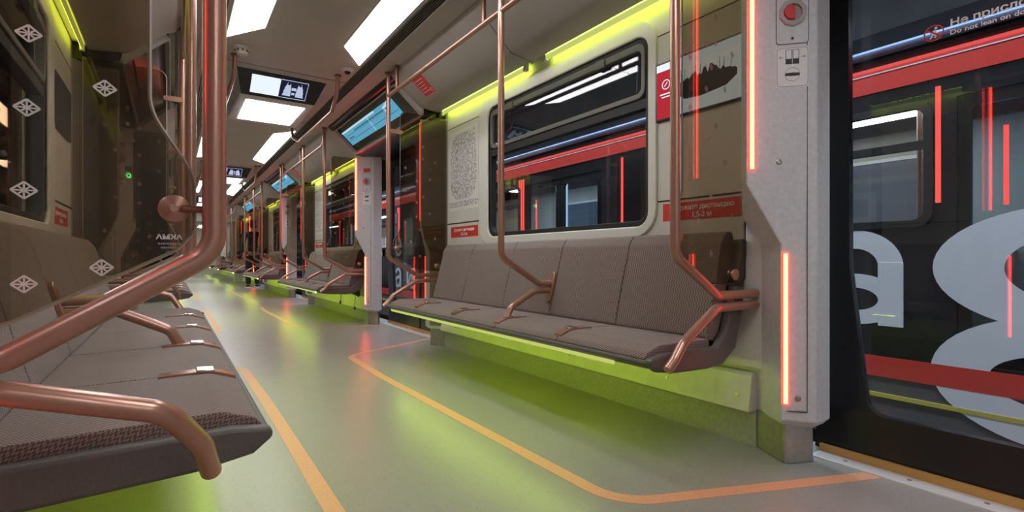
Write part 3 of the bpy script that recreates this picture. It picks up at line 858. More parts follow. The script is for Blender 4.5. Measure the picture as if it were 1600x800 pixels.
def monitor(label):
    r = thing('ceiling_monitor', (0, 5.05, 2.15), label, 'monitor', 'ceiling monitors over the aisle')
    z0, z1 = 2.148, 2.302
    top = [(-.345, 4.43, z1), (.345, 4.43, z1), (.345, 5.72, z1), (-.345, 5.72, z1)]
    bot = [(-.292, 4.69, z0), (.292, 4.69, z0), (.315, 5.60, z0), (-.315, 5.60, z0)]
    build('housing', MB().loft([bot, top]), M_pill, r, bevel=.012)
    # black front glass and both picture halves lie on the sloped front
    def fr(a, b, h):
        t = b; y = 4.69 + (4.43 - 4.69) * t; z = z0 + (z1 - z0) * t
        nv = Vector((0, -(z1 - z0), -(4.69 - 4.43))).normalized()
        return (a, y + nv.y * h, z + nv.z * h)
    m = MB(); poly(m, fr, [(-.290, .04), (.290, .04), (.338, .93), (-.338, .93)], -.003, .004)
    bz = build('front_glass', m, M_black, r)
    m = MB(); rect(m, fr, -.228, -.012, .16, .80, .003, .0055); build('picture', m, E_scrwhite, r, label='bright white half of the picture')
    m = MB(); rect(m, fr, -.008, .205, .16, .80, .003, .0055); pc = build('picture', m, E_scrdark, r, label='dark half of the picture with white buildings')
    m = MB()
    for q in (-1, 1):
        for (a0, a1, b0, b1) in ((.020, .085, .24, .40), (.022, .080, .38, .53), (.026, .074, .50, .64), (.030, .040, .62, .70), (.055, .062, .62, .72)):
            poly(m, fr, [(.098 + q * a0, b0), (.098 + q * a1, b0), (.098 + q * (a1 - .012), b1), (.098 + q * a0, b1)], .0055, .0062)
    rect(m, fr, .085, .110, .30, .38, .0055, .0062)
    rect(m, fr, .080, .116, .46, .56, .0055, .0062)
    build('building_image', m, E_scrice, pc)
    m = MB()
    for (a0, a1, b0, b1) in ((-.008, .205, .79, .81), (-.008, .205, .15, .17), (.201, .205, .15, .81)): rect(m, fr, a0, a1, b0, b1, .0055, .0062)
    build('picture_edge', m, E_scrice, pc)
    build('light_panel', MB().box(-.235, .235, 4.80, 5.50, z0 - .004, z0 + .004), E_ceil, r, label='white glowing panel under the housing')
    return r
m0 = monitor('black-faced ceiling monitor with white light panel, nearest over the aisle')
for k in (-1, 1, 2): dup(m0, k * L, ['black-faced ceiling monitor, second along the aisle', 'black-faced ceiling monitor, third along the aisle', 'black-faced ceiling monitor behind the camera'][k - 1 if k > 0 else 2])
def detector(label):
    r = thing('smoke_detector', (-.344, 4.06, 2.30), label, 'smoke detector', 'white smoke detectors')
    build('base', MB().lathe((-.344, 4.06, 2.302), (0, 0, -1), [(.06, 0), (.06, .012), (.048, .02)], 24), M_plastic, r)
    build('sensor_head', MB().lathe((-.344, 4.06, 2.284), (0, 0, -1), [(.042, 0), (.042, .018), (.034, .034), (.018, .04)], 24), M_plastic, r)
    m = MB()
    for k in range(8):
        t = 2 * PI * k / 8; c = (-.344 + .041 * math.cos(t), 4.06 + .041 * math.sin(t)); m.cyl((c[0], c[1], 2.28), (0, 0, -1), .006, .012, 8)
    build('sensor_slots', m, M_groove, r)
    return r
d0 = detector('white round smoke detector beside the nearest ceiling monitor')
for k in (1, 2): dup(d0, k * L, 'white round smoke detector beside the %s ceiling monitor' % ['second', 'third'][k - 1])
def domecam(label):
    r = thing('security_camera', (.402, 4.04, 2.30), label, 'camera', 'dome cameras on the ceiling')
    build('base', MB().lathe((.402, 4.04, 2.302), (0, 0, -1), [(.055, 0), (.054, .012), (.036, .024)], 24), M_plastic, r)
    build('dome', MB().lathe((.402, 4.04, 2.279), (0, 0, -1), [(.024, 0), (.022, .010), (.014, .019), (.004, .022)], 20), M_black, r, label='glossy black dome')
    return r
d0 = domecam('white dome camera between right ceiling light and nearest monitor')
for k in (1, 2): dup(d0, k * L, 'white dome camera beside the %s ceiling monitor' % ['second', 'third'][k - 1])

# ------------------------------------------------------------------ lime cove strips
def covelamp(s, y0, y1, label):
    xw = WALL[s]
    r = thing('cove_lamp', (s * (xw - .045), (y0 + y1) / 2, 2.03), label, 'strip light', 'lime strip lamps above the windows')
    build('lens', MB().box(s * (xw - .064), s * (xw - .054), y0, y1, 2.016, 2.050), E_limelens, r, bevel=.003)
    build('light_tape', MB().box(s * (xw - .053), s * (xw - .049), y0, y1, 2.026, 2.068), E_lime, r)
    build('carrier', MB().box(s * (xw - .066), s * (xw - .006), y0 - .03, y1 + .03, 2.074, 2.082), M_pill, r)
    m = MB()
    for y in (y0 - .016, y1 + .016): m.box(s * (xw - .065), s * (xw - .040), y - .015, y + .015, 2.018, 2.076)
    build('end_clip', m, M_pill, r)
    return r
for s in (1, -1):
    for i, (a, b) in enumerate(((1.16, 2.44), (2.68, 3.88))):
        c0 = covelamp(s, a, b, 'lime strip lamp over the %s part of the first %s window' % (('near', 'far')[i], SN[s]))
        for k in (1, 2, 3): dup(c0, k * L, 'lime strip lamp over the %s part of the %s %s window' % (('near', 'far')[i], ['', 'second', 'third', 'fourth'][k], SN[s]))

# ------------------------------------------------------------------ route displays over the doors
def display(s, label):
    r = thing('route_display', (s * .9, 4.93, 2.1), label, 'display', 'blue route displays over the doors')
    # sloped plane from (.79,2.24) to (.985,2.06)
    d = Vector((.195, -.18)); ln = d.length; d.normalize(); nv = Vector((-d.y, d.x)) * -1.0
    if nv.y > 0: nv = -nv
    rd = -s      # reading direction along y as seen from the aisle
    def fr(a, b, h):
        p = Vector((.985, 2.065)) - d * b + nv * h
        return (s * p.x, 4.93 + rd * a, p.y)
    outer = fil2([(-.99, -.07), (.99, -.07), (.955, ln + .01), (-.955, ln + .01)], [.05, .05, .03, .03], 5)
    inner = fil2([(-.93, -.052), (.93, -.052), (.915, ln - .002), (-.915, ln - .002)], [.03, .03, .02, .02], 5)
    build('bezel', MB().ring(outer, inner, lambda p, t: fr(p[0], p[1], t), -.05, .022), M_cove, r, bevel=.004)
    m = MB(); poly(m, fr, [(-.95, -.07), (.95, -.07), (.94, ln), (-.94, ln)], -.06, -.015); build('back_panel', m, M_black, r)
    m = MB(); rect(m, fr, -.86, .66, .03, .205, -.015, -.006); sc = build('route_screen', m, E_scrblue, r)
    m = MB(); rect(m, fr, -.84, .64, .083, .087, -.006, -.005); rect(m, fr, -.84, .5, .14, .143, -.006, -.005)
    random.seed(3)
    a = -.5
    while a < .55:
        l_ = random.uniform(.012, .05); rect(m, fr, a, a + l_, .150, .162, -.006, -.005); a += l_ + .012
    for a in (-.78, -.74, -.70, -.66): rect(m, fr, a, a + .03, .10, .112, -.006, -.005)
    build('route_lines', m, E_scrline, sc)
    m = MB()
    line(m, fr, (-.05, .035), (-.02, .20), .012, -.006, -.0052); line(m, fr, (.40, .15), (.62, .19), .05, -.006, -.0052)
    rect(m, fr, -.86, .2, .185, .205, -.006, -.0052)
    build('pale_route_band', m, E_scrpale, sc)
    return r
for s in (1, -1):
    d0 = display(s, 'blue route display above the second door on the %s' % SN[s])
    if s < 0:
        for c in d0.children:
            if c.name.startswith('route_screen'):
                c.data.materials[0] = mat('screen_off', (.03, .04, .05), .15)
                for g in c.children: g.data.materials[0] = mat('screen_off_ink', (.02, .025, .03), .2)
        d0['label'] = 'dark switched-off route display above the second door on the left'
    for k in (-1, 1, 2): dup(d0, k * L, ('blue' if s > 0 else 'dark switched-off') + ' route display above the %s door on the %s' % ({-1: 'first', 1: 'third', 2: 'fourth'}[k], SN[s]))

# ------------------------------------------------------------------ wall graphics
def wfn(s, y, z, h0=0):
    """a to the reader's right on side wall s"""
    return lambda a, b, nn: (s * (WALL[s] - h0 - nn), y - s * a, z + b)
def distance_sticker(s, y, w_, h, fs, label, z=1.003):
    f = wfn(s, y, z)
    m = MB(); rect(m, f, -w_ / 2, w_ / 2, -h / 2, h / 2, -.002, .0015)
    o = build('distance_sticker', m, M_red, None, origin=f(0, 0, 0)); tag(o, label, 'sticker', 'red distance stickers')
    m = MB(); put_text(m, 'Держите дистанцию', fs, f, 0, .006, .0006, 'CENTER', .0004, sx=.98); put_text(m, '1,5-2 м', fs * 1.05, f, 0, -.031, .0006, 'CENTER', .0004)
    # text mesh sits 2 mm off the wall
    for i, p in enumerate(m.v): m.v[i] = p + Vector((-s * .0020, 0, 0))
    build('lettering', m, M_white, o)
    return o
ds = {}
ds[1] = [distance_sticker(1, 1.378, .43, .084, .0325, 'red distance sticker with white lettering below the wall screen'),
         distance_sticker(1, 3.605, .455, .088, .0345, 'red distance sticker with white lettering under the metro map')]
ds[-1] = [distance_sticker(-1, 3.58, .41, .088, .031, 'small red distance sticker behind the left bench end')]
for o in list(ds[1]):
    nm = 'near' if o is ds[1][0] else 'far'
    for k in (1, 2): dup(o, k * L, 'red distance sticker on the right wall over the %s end of the %s bench' % (nm, ['', 'second', 'third'][k]))

f = wfn(1, 3.62, 1.52)
m = MB(); rect(m, f, -.245, .245, -.335, .335, -.002, .0015)
pst = tag(build('metro_map', m, M_map, None, origin=f(0, 0, 0)), 'white paper metro map left of the first right window', 'map', 'paper maps beside the windows')
m = MB(); rect(m, f, .17, .19, .285, .31, .0015, .002); rect(m, f, .17, .19, .245, .27, .0015, .002); build('map_emblem', m, M_greyink, pst)
for k in (1, 2): dup(pst, k * L, 'white paper metro map beside the %s right window' % ['', 'second', 'third'][k])

def wall_screen(s, y, label):
    f = wfn(s, y, 1.592)
    r = thing('wall_screen', f(0, 0, 0), label, 'screen', 'flat wall screens')
    m = MB(); rect(m, f, -.252, .252, -.142, .142, -.004, .012); build('frame', m, M_black, r, bevel=.003)
    if s < 0: return r
    m = MB(); rect(m, f, -.242, -.135, -.132, .132, .011, .0135); a = build('red_field', m, E_scrred, r)
    m = MB(); ringp(m, f, (-.187, .03), .020, .024, .0135, .0142); rect(m, f, -.222, -.152, -.018, -.012, .0135, .0142); rect(m, f, -.212, -.162, -.032, -.027, .0135, .0142)
    line(m, f, (-.197, .022), (-.178, .040), .004, .0135, .0142)
    rect(m, f, -.242, -.135, .098, .132, .0135, .0142)
    build('screen_pictogram', m, E_scrwhite, a)
    m = MB(); rect(m, f, -.135, .242, -.132, .132, .011, .0135); b = build('sky_field', m, E_scrsky, r)
    random.seed(11); m = MB()
    top = []; 
    for i in range(29):
        t = i / 28; hgt = .015 + .055 * math.sin(PI * t) ** .6 * random.uniform(.35, 1.0); top.append((-.120 + .30 * t, -.02 + hgt * 1.1))
    bot = [(.18, -.03), (.13, -.062), (.0, -.075), (-.08, -.068), (-.12, -.04)]
    poly(m, f, top + bot, .0135, .0142)
    for i in range(12):
        a0 = random.uniform(-.1, .16); line(m, f, (a0, 0), (a0 + random.uniform(-.004, .004), random.uniform(.04, .075)), .002, .0135, .0142)
    build('ship_drawing', m, E_scrship, b)
    m = MB(); rect(m, f, -.135, .242, .05, .092, .0135, .0139); rect(m, f, -.05, .2, -.112, -.105, .0135, .0142)
    build('pale_band', m, emis('screen_pale_band', (.55, .64, .70), .9), b)
    return r
ws = wall_screen(1, 1.378, 'flat wall screen with red panel and ship drawing beside the near pillar')
dup(ws, L, 'flat wall screen with red panel beyond the second door')
ws2 = wall_screen(-1, 3.57, 'dark blank wall screen on the left wall behind glass')

# red rules sticker on the cove
def rules(label):
    d = Vector((.205, -.177)).normalized(); nv = Vector((d.y, -d.x)); nv = nv if nv.y < 0 else -nv
    def fr(a, b, h):
        p = Vector((.89, 2.1543)) - d * b + nv * h
        return (p.x, 3.66 - a, p.y)
    m = MB(); rect(m, fr, -.085, .085, -.08, .08, -.002, .0015)
    o = tag(build('rules_sticker', m, M_red, None, origin=fr(0, 0, 0)), label, 'sticker', 'red rules stickers on the cove')
    m = MB(); random.seed(5)
    for i in range(5):
        b = .055 - i * .026
        m.loft([[fr(-.068 + .005 * math.cos(t), b + .005 * math.sin(t), h) for t in [2 * PI * j / 8 for j in range(8)]] for h in (.0015, .002)])
        a = -.052; 
        while a < .03:
            l_ = random.uniform(.01, .025); rect(m, fr, a, a + l_, b - .003, b + .003, .0015, .002); a += l_ + .006
    m.ring(rrect(.048, .074, -.066, -.040, .002, 1), rrect(.051, .071, -.063, -.043, .002, 1), lambda p, t: fr(p[0], p[1], t), .0015, .002)
    build('print_rows', m, M_white, o)
    return o
r0 = rules('red rules sticker with white rows on the sloped panel by the first display')
for k in (1, 2): dup(r0, k * L, 'red rules sticker with white rows on the sloped panel by the %s display' % ['', 'second', 'third'][k])

# ================================================================== copies of the setting along the car
names = {'w': 2, 'd': 2}
for s in (1, -1):
    for k in (1, 2, 3):
        dup(walls[s], k * L); dup(grooves[s], k * L, name='trim_%d' % n); n += 1
        dup(wins[s], k * L, name='window_%d' % (1 + k if s > 0 else 5 + k))
        c = None
        dc = doors[s]
        c = dup(dc, k * L, name='door_%d' % (1 + k if s > 0 else 5 + k))
        for i, o in enumerate(kicks[s]):
            nm = None
            if i: nm = 'trim_%d' % n; n += 1
            dup(o, k * L, name=nm)
# signs stay on the copied doors too

# ------------------------------------------------------------------ end of the car, gangway and next car
for s in (1, -1):
    p = [(.97, 0), (.97, 1.86), (.90, 1.98), (.0, 1.98), (.0, 2.36), (1.5, 2.36), (1.5, 0)]
    struct(build('wall_end_' + SN[s], MB().prism(p, lambda q, t: (s * q[0], t, q[1]), 18.9, 19.02), mottle(mat('gangway_grey', (.42, .40, .36), .5), 8, .05), bevel=.01))
    struct(build('wall_gangway_' + SN[s], MB().box(s * .99, s * 1.05, 19.02, 19.75, 0, 2.1), M_pill))
    struct(build('wall_next_' + SN[s], MB().box(s * 1.29, s * 1.33, 19.75, 30, 0, 2.3), M_wall))
struct(build('floor_next', MB().box(-1.5, 1.5, 19.0, 30, -.06, -.001), M_floor))
struct(build('ceiling_next', MB().box(-1.3, 1.3, 19.0, 30, 2.31, 2.36), M_ceil))
struct(build('wall_far_end', MB().box(-1.3, 1.3, 30, 30.05, 0, 2.36), M_wall))

# ================================================================== floor markings
def ribbon(pts, wd, fil, z=.0012):
    P = fillet3([Vector((p[0], p[1], 0)) for p in pts], fil, 14)
    A = []; B = []
    for i, p in enumerate(P):
        d = (P[min(i + 1, len(P) - 1)] - P[max(i - 1, 0)]).normalized(); nn = Vector((-d.y, d.x, 0)) * wd / 2
        A.append(p + nn); B.append(p - nn)
    m = MB(); up = Vector((0, 0, z)); nP = len(P)
    m.v = A + B + [a + up for a in A] + [b + up for b in B]
    for i in range(nP - 1):
        m.f += [(i, i + 1, nP + i + 1, nP + i), (2 * nP + i, 3 * nP + i, 3 * nP + i + 1, 2 * nP + i + 1), (i, 2 * nP + i, 2 * nP + i + 1, i + 1), (nP + i, nP + i + 1, 3 * nP + i + 1, 3 * nP + i)]
    m.f += [(0, nP, 3 * nP, 2 * nP), (nP - 1, 3 * nP - 1, 4 * nP - 1, 2 * nP - 1)]
    return m
def marking(s, label):
    if s > 0: pts = [(1.345, .735), (.54, 1.06), (.395, 1.45), (.385, 3.2), (.405, 4.0), (1.345, 4.47)]
    else: pts = [(-1.345, .735), (-.52, .95), (-.345, 1.45), (-.335, 3.0), (-.345, 4.0), (-1.345, 4.47)]
    P1 = ribbon([pts[0], (s * (.415 if s > 0 else .35), 1.115), (pts[3]), (s * abs(pts[4][0]), 4.02), pts[5]], .055, .20)
    o = build('floor_marking', P1, M_orange, None, smooth=0); return tag(o, label, 'floor marking', 'orange floor lines around the benches')
for s in (1, -1):
    o0 = marking(s, 'orange line on the floor around the first bench on the %s' % SN[s])
    for k in (1, 2): dup(o0, k * L, 'orange line on the floor around the %s bench on the %s' % (['', 'second', 'third'][k], SN[s]))

# hanging cords under the second bench
for i, (y, zz) in enumerate(((1.55, .22), (1.28, .16))):
    x = 1.0 + .10 * i; yy = y + L
    r = thing('hanging_cord', (x, yy, zz), ['black cord dangling under the second right bench, farther one', 'black cord dangling under the second right bench, nearer one'][i], 'cord')
    build('cord', MB().tube([(x, yy, .352), (x + .004, yy - .006, .30), (x - .003, yy + .004, zz + .02)], .003, .02, 8), M_rubber, r)
    build('plug', MB().box(x - .010, x + .010, yy - .008, yy + .012, zz - .012, zz + .022), M_rubber, r, bevel=.003)

# green indicator panel on the far left pillar
def call_panel():
    x, y = -1.115, 4.88 + .876 + .09
    d = Vector((-.69, -.72, 0)).normalized()
    # broad face of the left pillar
    p0 = Vector((-1.04, 5.871, 0)); p1 = Vector((-1.207, 5.695, 0)); v = (p1 - p0).normalized(); nn = Vector((v.y, -v.x, 0)); nn = nn if nn.x > 0 else -nn
    f = lambda a, b, h: tuple(p0 + v * a + nn * h + Vector((0, 0, b)))
    r = thing('intercom', f(.08, 1.55, 0), 'intercom panel with green light on the left pillar behind the glass', 'intercom')
    m = MB(); rect(m, f, .045, .115, 1.66, 1.70, -.001, .005); build('name_plate', m, M_plastic, r)
    m = MB(); rect(m, f, .045, .115, 1.59, 1.635, -.001, .004); build('speaker_grille', m, M_groove, r)
    m = MB(); m.loft([[f(.08 + .013 * math.cos(t), 1.55 + .013 * math.sin(t), h) for t in [2 * PI * k / 20 for k in range(20)]] for h in (-.001, .006)]); build('push_button', m, M_bolt, r)
    m = MB(); ringp(m, f, (.08, 1.55), .014, .021, -.001, .008, 20); build('light_ring', m, E_green, r)
call_panel()

# ================================================================== person standing far down the car
def skin(name, pts, edges, material, parent, sub=2):
    me = bpy.data.meshes.new(name); base = wpos(parent)
    me.from_pydata([Vector(p[:3]) - base for p in pts], edges, []); me.update()
    o = bpy.data.objects.new(name, me); C.objects.link(o)
    sk = o.modifiers.new('skin', 'SKIN'); sk.use_smooth_shade = True
    if not me.skin_vertices: me.attributes.new  # layer is created by the modifier below
    bm = bmesh.new(); bm.from_mesh(me); lay = bm.verts.layers.skin.verify(); bm.verts.ensure_lookup_table()
    for i, p in enumerate(pts):
        rx = p[3]; ry = p[4] if len(p) > 4 else p[3]
        bm.verts[i][lay].radius = (rx, ry); bm.verts[i][lay].use_root = (i == 0)
    bm.to_mesh(me); bm.free()
    sb = o.modifiers.new('sub', 'SUBSURF'); sb.levels = sub; sb.render_levels = sub
    dg = bpy.context.evaluated_depsgraph_get(); dg.update()
    m2 = bpy.data.meshes.new_from_object(o.evaluated_get(dg))
    o.modifiers.clear(); o.data = m2; m2.name = name; m2.materials.clear(); m2.materials.append(material)
    m2.shade_smooth(); o.parent = parent
    return o
def person():
    px, py = 1.02, 14.92
    r = thing('person', (px, py, 0), 'person in dark jacket and trousers standing by the far right door', 'person')
    q = lambda x, y, z, *rad: (px + x, py + y, z, *rad)
    M_skin = mat('skin', (.52, .32, .25), .55); M_jk = mottle(mat('jacket_dark', (.012, .013, .018), .8), 30, .3); M_tr = mottle(mat('trousers_navy', (.016, .018, .028), .85), 30, .3)
    # facing along the car away from the camera, head turned to the door
    body = [q(0, 0, .94, .10, .085), q(0, 0, 1.12, .095, .08), q(0, .0, 1.32, .12, .085), q(0, 0, 1.44, .09, .07), q(.005, .01, 1.51, .048), q(.012, .025, 1.575, .066, .072), q(.016, .03, 1.65, .078, .088), q(.014, .02, 1.71, .055, .062)]
    ed = [(i, i + 1) for i in range(7)]
    def arm(sx):
        k = len(body)
        body.extend([q(sx * .17, 0, 1.42, .05), q(sx * .215, .0, 1.15, .040), q(sx * .205, .06, .92, .030), q(sx * .20, .075, .86, .034, .018)])
        ed.extend([(3, k), (k, k + 1), (k + 1, k + 2), (k + 2, k + 3)])
        for f_, (dx, ln_) in enumerate(((-.024, .075), (-.008, .085), (.008, .080), (.022, .062))):
            j = len(body)
            body.extend([q(sx * .20 + dx * .3, .080 + dx * .9, .822, .0095), q(sx * .20 + dx * .3, .088 + dx, .86 - ln_ - .02, .0085)])
            ed.extend([(k + 3, j), (j, j + 1)])
        j = len(body)
        body.extend([q(sx * .175, .045, .845, .0105), q(sx * .170, .040, .80, .009)]); ed.extend([(k + 3, j), (j, j + 1)])
    arm(1); arm(-1)
    for sx in (1, -1):
        k = len(body)
        body.extend([q(sx * .09, 0, .86, .085), q(sx * .10, .01, .50, .055), q(sx * .105, -.01, .10, .040), q(sx * .11, .10, .035, .038, .03)])
        ed.extend([(0, k), (k, k + 1), (k + 1, k + 2), (k + 2, k + 3)])
    skin('body', body, ed, M_skin, r)
    # face towards +y, nose and ears
    m = MB(); m.lathe((px + .018, py + .108, 1.635), (0, 1, -.2), [(.012, -.02), (.010, .005), (.004, .018)], 10)
    build('nose', m, M_skin, r)
    for sx in (1, -1): build('ear', MB().lathe((px + .016 + sx * .072, py + .025, 1.63), (sx, 0, 0), [(.012, 0), (.020, .006), (.012, .012)], 12), M_skin, r)
    skin('hair', [q(.014, .0, 1.70, .078, .082), q(.013, -.025, 1.64, .07, .06), q(.012, -.03, 1.58, .045, .04), q(.015, .05, 1.725, .055, .05)], [(0, 1), (1, 2), (0, 3)], mat('hair_auburn', (.10, .04, .022), .6), r)
    jk = [q(0, 0, .90, .135, .115), q(0, 0, 1.12, .13, .11), q(0, 0, 1.32, .15, .115), q(0, 0, 1.43, .12, .095), q(.004, .005, 1.50, .062)]
    je = [(i, i + 1) for i in range(4)]
    for sx in (1, -1):
        k = len(jk); jk.extend([q(sx * .18, 0, 1.42, .07), q(sx * .222, 0, 1.15, .06), q(sx * .21, .06, .93, .048)]); je.extend([(3, k), (k, k + 1), (k + 1, k + 2)])
    skin('jacket', jk, je, M_jk, r)
    tr = [q(0, 0, .93, .12, .105)]; te = []
    for sx in (1, -1):
        k = len(tr); tr.extend([q(sx * .09, 0, .84, .10), q(sx * .10, .01, .50, .078), q(sx * .105, -.01, .08, .062)]); te.extend([(0, k), (k, k + 1), (k + 1, k + 2)])
    skin('trousers', tr, te, M_tr, r)
    for sx in (1, -1):
        sh = skin('sneaker', [q(sx * .107, -.03, .055, .048, .042), q(sx * .11, .06, .05, .047, .035), q(sx * .113, .16, .042, .042, .028)], [(0, 1), (1, 2)], M_jk, r)
        pts = fil2([(-.055, -.085), (.055, -.085), (.06, .14), (.03, .215), (-.03, .215), (-.06, .14)], .03, 4)
        build('sole', MB().loft([[(px + sx * .11 + a, py + b, z) for a, b in pts] for z in (0, .026)]), M_white, sh, bevel=.004)
person()

# ================================================================== OUTSIDE, RIGHT: neighbouring train in the depot
XN = 3.54
struct(build('floor_depot', MB().box(-14, 14, -14, 36, -1.25, -1.15), M_conc))
struct(build('wall_depot', MB().box(9.0, 9.2, -14, 36, -1.2, 6.5), M_depotwall))
struct(build('wall_depot_left', MB().box(-7.2, -7.0, -14, 36, -1.2, 6.5), M_depotwall))
struct(build('ceiling_depot', MB().box(-7.2, 9.2, -14, 36, 6.5, 6.7), mat('depot_roof', (.03, .03, .035), .9)))
def neighbour():
    r = thing('neighbouring_train', (XN + 1.3, 6, -1.15), 'black and red train on the next track beyond the right windows', 'train')
    P = lambda p, t: (XN + t, p[0], p[1])
    ys = -6.0; mods = []
    nb = MB()
    k = 0; y0 = ys
    wins_, drs = [], []
    for k in range(-2, 5):
        wins_.append((1.205 + k * L, 3.0 + k * L)); drs.append((-.50 + k * L, 1.06 + k * L))
    # body side: bands above and below, posts between the openings, thick so that it has a real side
    nb.box(XN, XN + .08, -10, 26, 1.86, 2.01)
    nb.box(XN, XN + .08, -10, 26, .02 + .04, .0 + .08)
    edges = []
    for a, b in wins_: edges.append((a, b, 1.02, 1.86))
    for a, b in drs: edges.append((a, b, .08, 1.86))
    edges.sort(); pos = -10
    for a, b, z0, z1 in edges:
        nb.box(XN, XN + .08, pos, a, .08, 1.86)
        if z0 > .1: nb.box(XN, XN + .08, a, b, .08, z0)
        pos = b
    nb.box(XN, XN + .08, pos, 26, .08, 1.86)
    build('body_side', nb, M_outblack, r)
    build('red_band', MB().prism([(2.005, 0), (2.165, 0), (2.20, .03), (2.20, .12), (2.005, .12)], lambda p, t: (XN - .012 + p[1], t, p[0]), -10, 26), M_outred, r)
    build('band_edge_line', MB().box(XN - .016, XN - .008, -10, 26, 2.138, 2.146), M_white, r)
    build('roof_shoulder', MB().prism([(.06, 2.19), (.02, 2.25), (.16, 2.42), (.45, 2.62), (1.2, 2.75), (2.4, 2.62), (2.4, 2.19)], lambda p, t: (XN + p[0], t, p[1]), -10, 26), mat('roof_dark', (.010, .011, .014), .3), r)
    build('roof_edge_glint', MB().tube([(XN + .01, -10, 2.315), (XN + .01, 26, 2.315)], .022, 0, 10), M_outglint, r)  # light glinting along the roof edge, painted as a pale blue tube
    build('lower_red_band', MB().box(XN - .01, XN + .08, -10, 26, -.085, .062), M_outred, r)
    build('skirt', MB().box(XN + .0, XN + .1, -10, 26, -.60, -.085), M_outgrey, r)
    build('skirt_line', MB().box(XN - .012, XN + .0, -10, 26, -.235, -.205), M_yellow, r)
    build('underframe', MB().box(XN + .2, XN + 2.2, -10, 26, -1.0, -.6), M_rubber, r)
    build('far_side', MB().box(XN + 2.45, XN + 2.53, -10, 26, -.6, 2.3), mat('neighbour_lining', (.44, .40, .33), .6), r)
    build('cabin_floor', MB().box(XN + .08, XN + 2.45, -10, 26, -.1, 0), M_outgrey, r)
    build('cabin_ceiling', MB().box(XN + .08, XN + 2.45, -10, 26, 2.19, 2.24), M_ceil, r)
    for k in range(-1, 5):
        for xx in (.85, 1.5):
            build('cabin_lamp', MB().box(XN + xx, XN + xx + .19, 1.3 + k * L, 3.7 + k * L, 2.17, 2.192), E_nbr, r)
    for a, b in wins_:
        if b < -6 or a > 20: continue
        fr = build('window_frame', MB().ring(rrect(a - .02, b + .02, 1.0, 1.88, .10), rrect(a + .03, b - .03, 1.05, 1.83, .07), P, -.012, .05), M_rubber, r)
        build('vent_bar', MB().box(XN - .008, XN + .04, a + .02, b - .02, 1.545, 1.60), M_rubber, fr)
        build('pane', MB().box(XN + .02, XN + .026, a + .02, b - .02, 1.04, 1.84), G_window, fr)
    for a, b in drs:
        if b < -6 or a > 20: continue
        m_ = (a + b) / 2
        for (c, d) in ((a, m_ - .005), (m_ + .005, b)):
            lf = build('door_leaf', MB().ring(rrect(c, d, .085, 1.86, .01), rrect(c + .07, d - .07, .28, 1.78, .05), P, .012, .05), M_black, r)
            build('pane', MB().box(XN + .028, XN + .034, c + .06, d - .06, .26, 1.80), G_nbr, lf)
        for yy, mm in [(b + .096, E_nbrred), (a - .35, E_nbrred)] + ([(b + .045, E_nbrred), (b + .147, E_nbrred)] if a > 2 else []):
            st = build('door_lamp', MB().box(XN - .008, XN + .002, yy - .014, yy + .014, 1.16, 1.95), mm, r)
        build('door_lamp', MB().box(XN + .02, XN + .027, b - .245, b - .221, 1.12, 1.62), E_nbrred, r)
        build('inner_lamp', MB().box(XN + .10, XN + .12, m_ - .03, m_ - .012, .3, 1.80), E_nbrtube, r)
        build('inner_lamp', MB().box(XN + .10, XN + .12, m_ + .06, m_ + .078, .3, 1.80), E_nbrtube, r)
    for k in range(-1, 4):
        for yy in (1.55, 2.5, 3.9):
            build('cabin_pole', MB().tube([(XN + 1.0, yy + k * L, 0), (XN + 1.0, yy + k * L, 2.19)], .02), M_copper, r)
        y = 2.47 + k * L
        build('cabin_window', MB().ring(rrect(y - .78, y + .78, .94, 1.92, .1), rrect(y - .74, y + .74, .98, 1.88, .08), lambda p, t: (XN + t, p[0], p[1]), 2.42, 2.455), M_mold, r)
        build('cabin_window_glass', MB().box(XN + 2.44, XN + 2.452, y - .75, y + .75, .97, 1.89), mat('cabin_glass_dim', (.12, .13, .15), .12), r)
        build('cabin_bench', MB().prism([(2.42, .9), (2.30, .9), (2.2, .48), (1.85, .47), (1.85, .38), (2.35, .33)], lambda p, t: (XN + p[0], t, p[1]), y - 1.25, y + 1.25), M_fab, r)
    # big white livery lettering
    f = lambda a, b, nn: (XN - .004 - nn, -a, b)
    m = MB()
    def arc(cy, cz, ro, ri, t0, t1, dep=.003, seg=48):
        A = [math.radians(t0 + (t1 - t0) * i / seg) for i in range(seg + 1)]
        o = [(-cy + ro[0] * math.cos(t), cz + ro[1] * math.sin(t)) for t in A]; i_ = [(-cy + ri[0] * math.cos(t), cz + ri[1] * math.sin(t)) for t in A]
        for k in range(seg): poly(m, f, [o[k], o[k + 1], i_[k + 1], i_[k]], 0, dep)
    arc(.53, .72, (.655, .385), (.30, .20), 0, 360); arc(.53, .03, (.665, .41), (.373, .175), 0, 360, .005)
    rect(m, f, -1.503, -1.35, .288, .75, 0, .007)
    arc(1.655, .72, (.305, .272), (.152, .135), 0, 165); arc(1.66, .475, (.31, .19), (.157, .085), 0, 360, .005)
    put_text(m, 'жное', .80, f, -12.75, .84, .004, 'LEFT', .002)
    put_text(m, 'ва и', .80, f, -11.6, .13, .005, 'LEFT', .002)
    put_text(m, 'или', .62, f, -17.4, .86, .004, 'LEFT', .002)
    build('livery_lettering', m, M_letter, r)
    return r
neighbour()

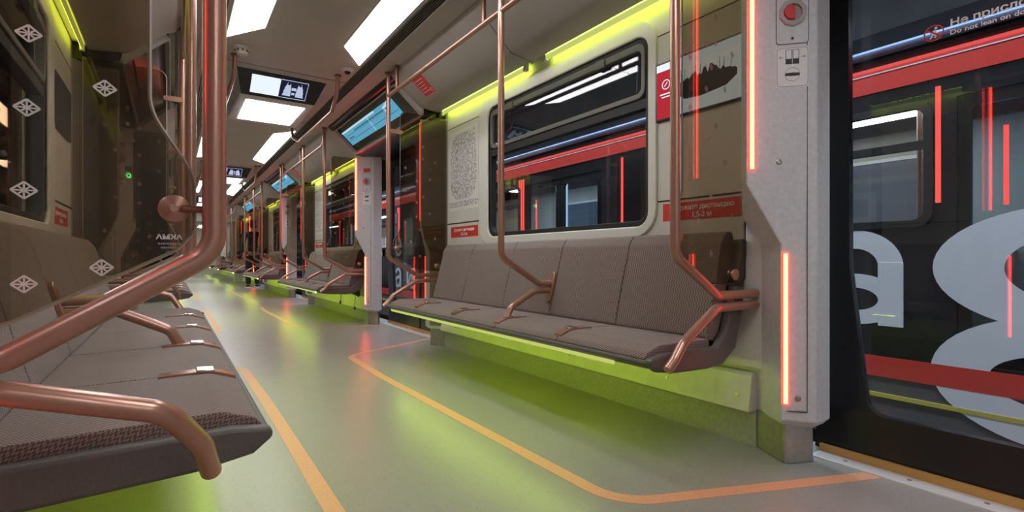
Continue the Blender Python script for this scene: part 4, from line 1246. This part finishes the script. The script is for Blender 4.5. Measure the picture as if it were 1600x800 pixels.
# OUTSIDE, LEFT: lit depot with a pale column
m = MB()
r = thing('depot_column', (-4.2, 5.6, -1.15), 'pale concrete depot column seen through the left window', 'column')
build('shaft', MB().box(-4.4, -4.0, 5.4, 5.8, -1.15, 6.5), mottle(mat('column_pale', (.5, .47, .38), .8), 5, .1), r, bevel=.02)
build('plinth', MB().box(-4.5, -3.9, 5.3, 5.9, -1.15, -.7), M_conc, r, bevel=.02)
def depot_lamp(x, y, z, label):
    r = thing('depot_lamp', (x, y, z), label, 'lamp', 'depot strip lamps')
    build('tube', MB().box(x - .25, x + .25, y - 1.4, y + 1.4, z - .04, z), E_lamp, r)
    build('housing', MB().box(x - .3, x + .3, y - 1.5, y + 1.5, z, z + .09), M_plastic, r)
depot_lamp(-3.6, 7.6, 3.6, 'bright depot lamp seen through the top of the left window')
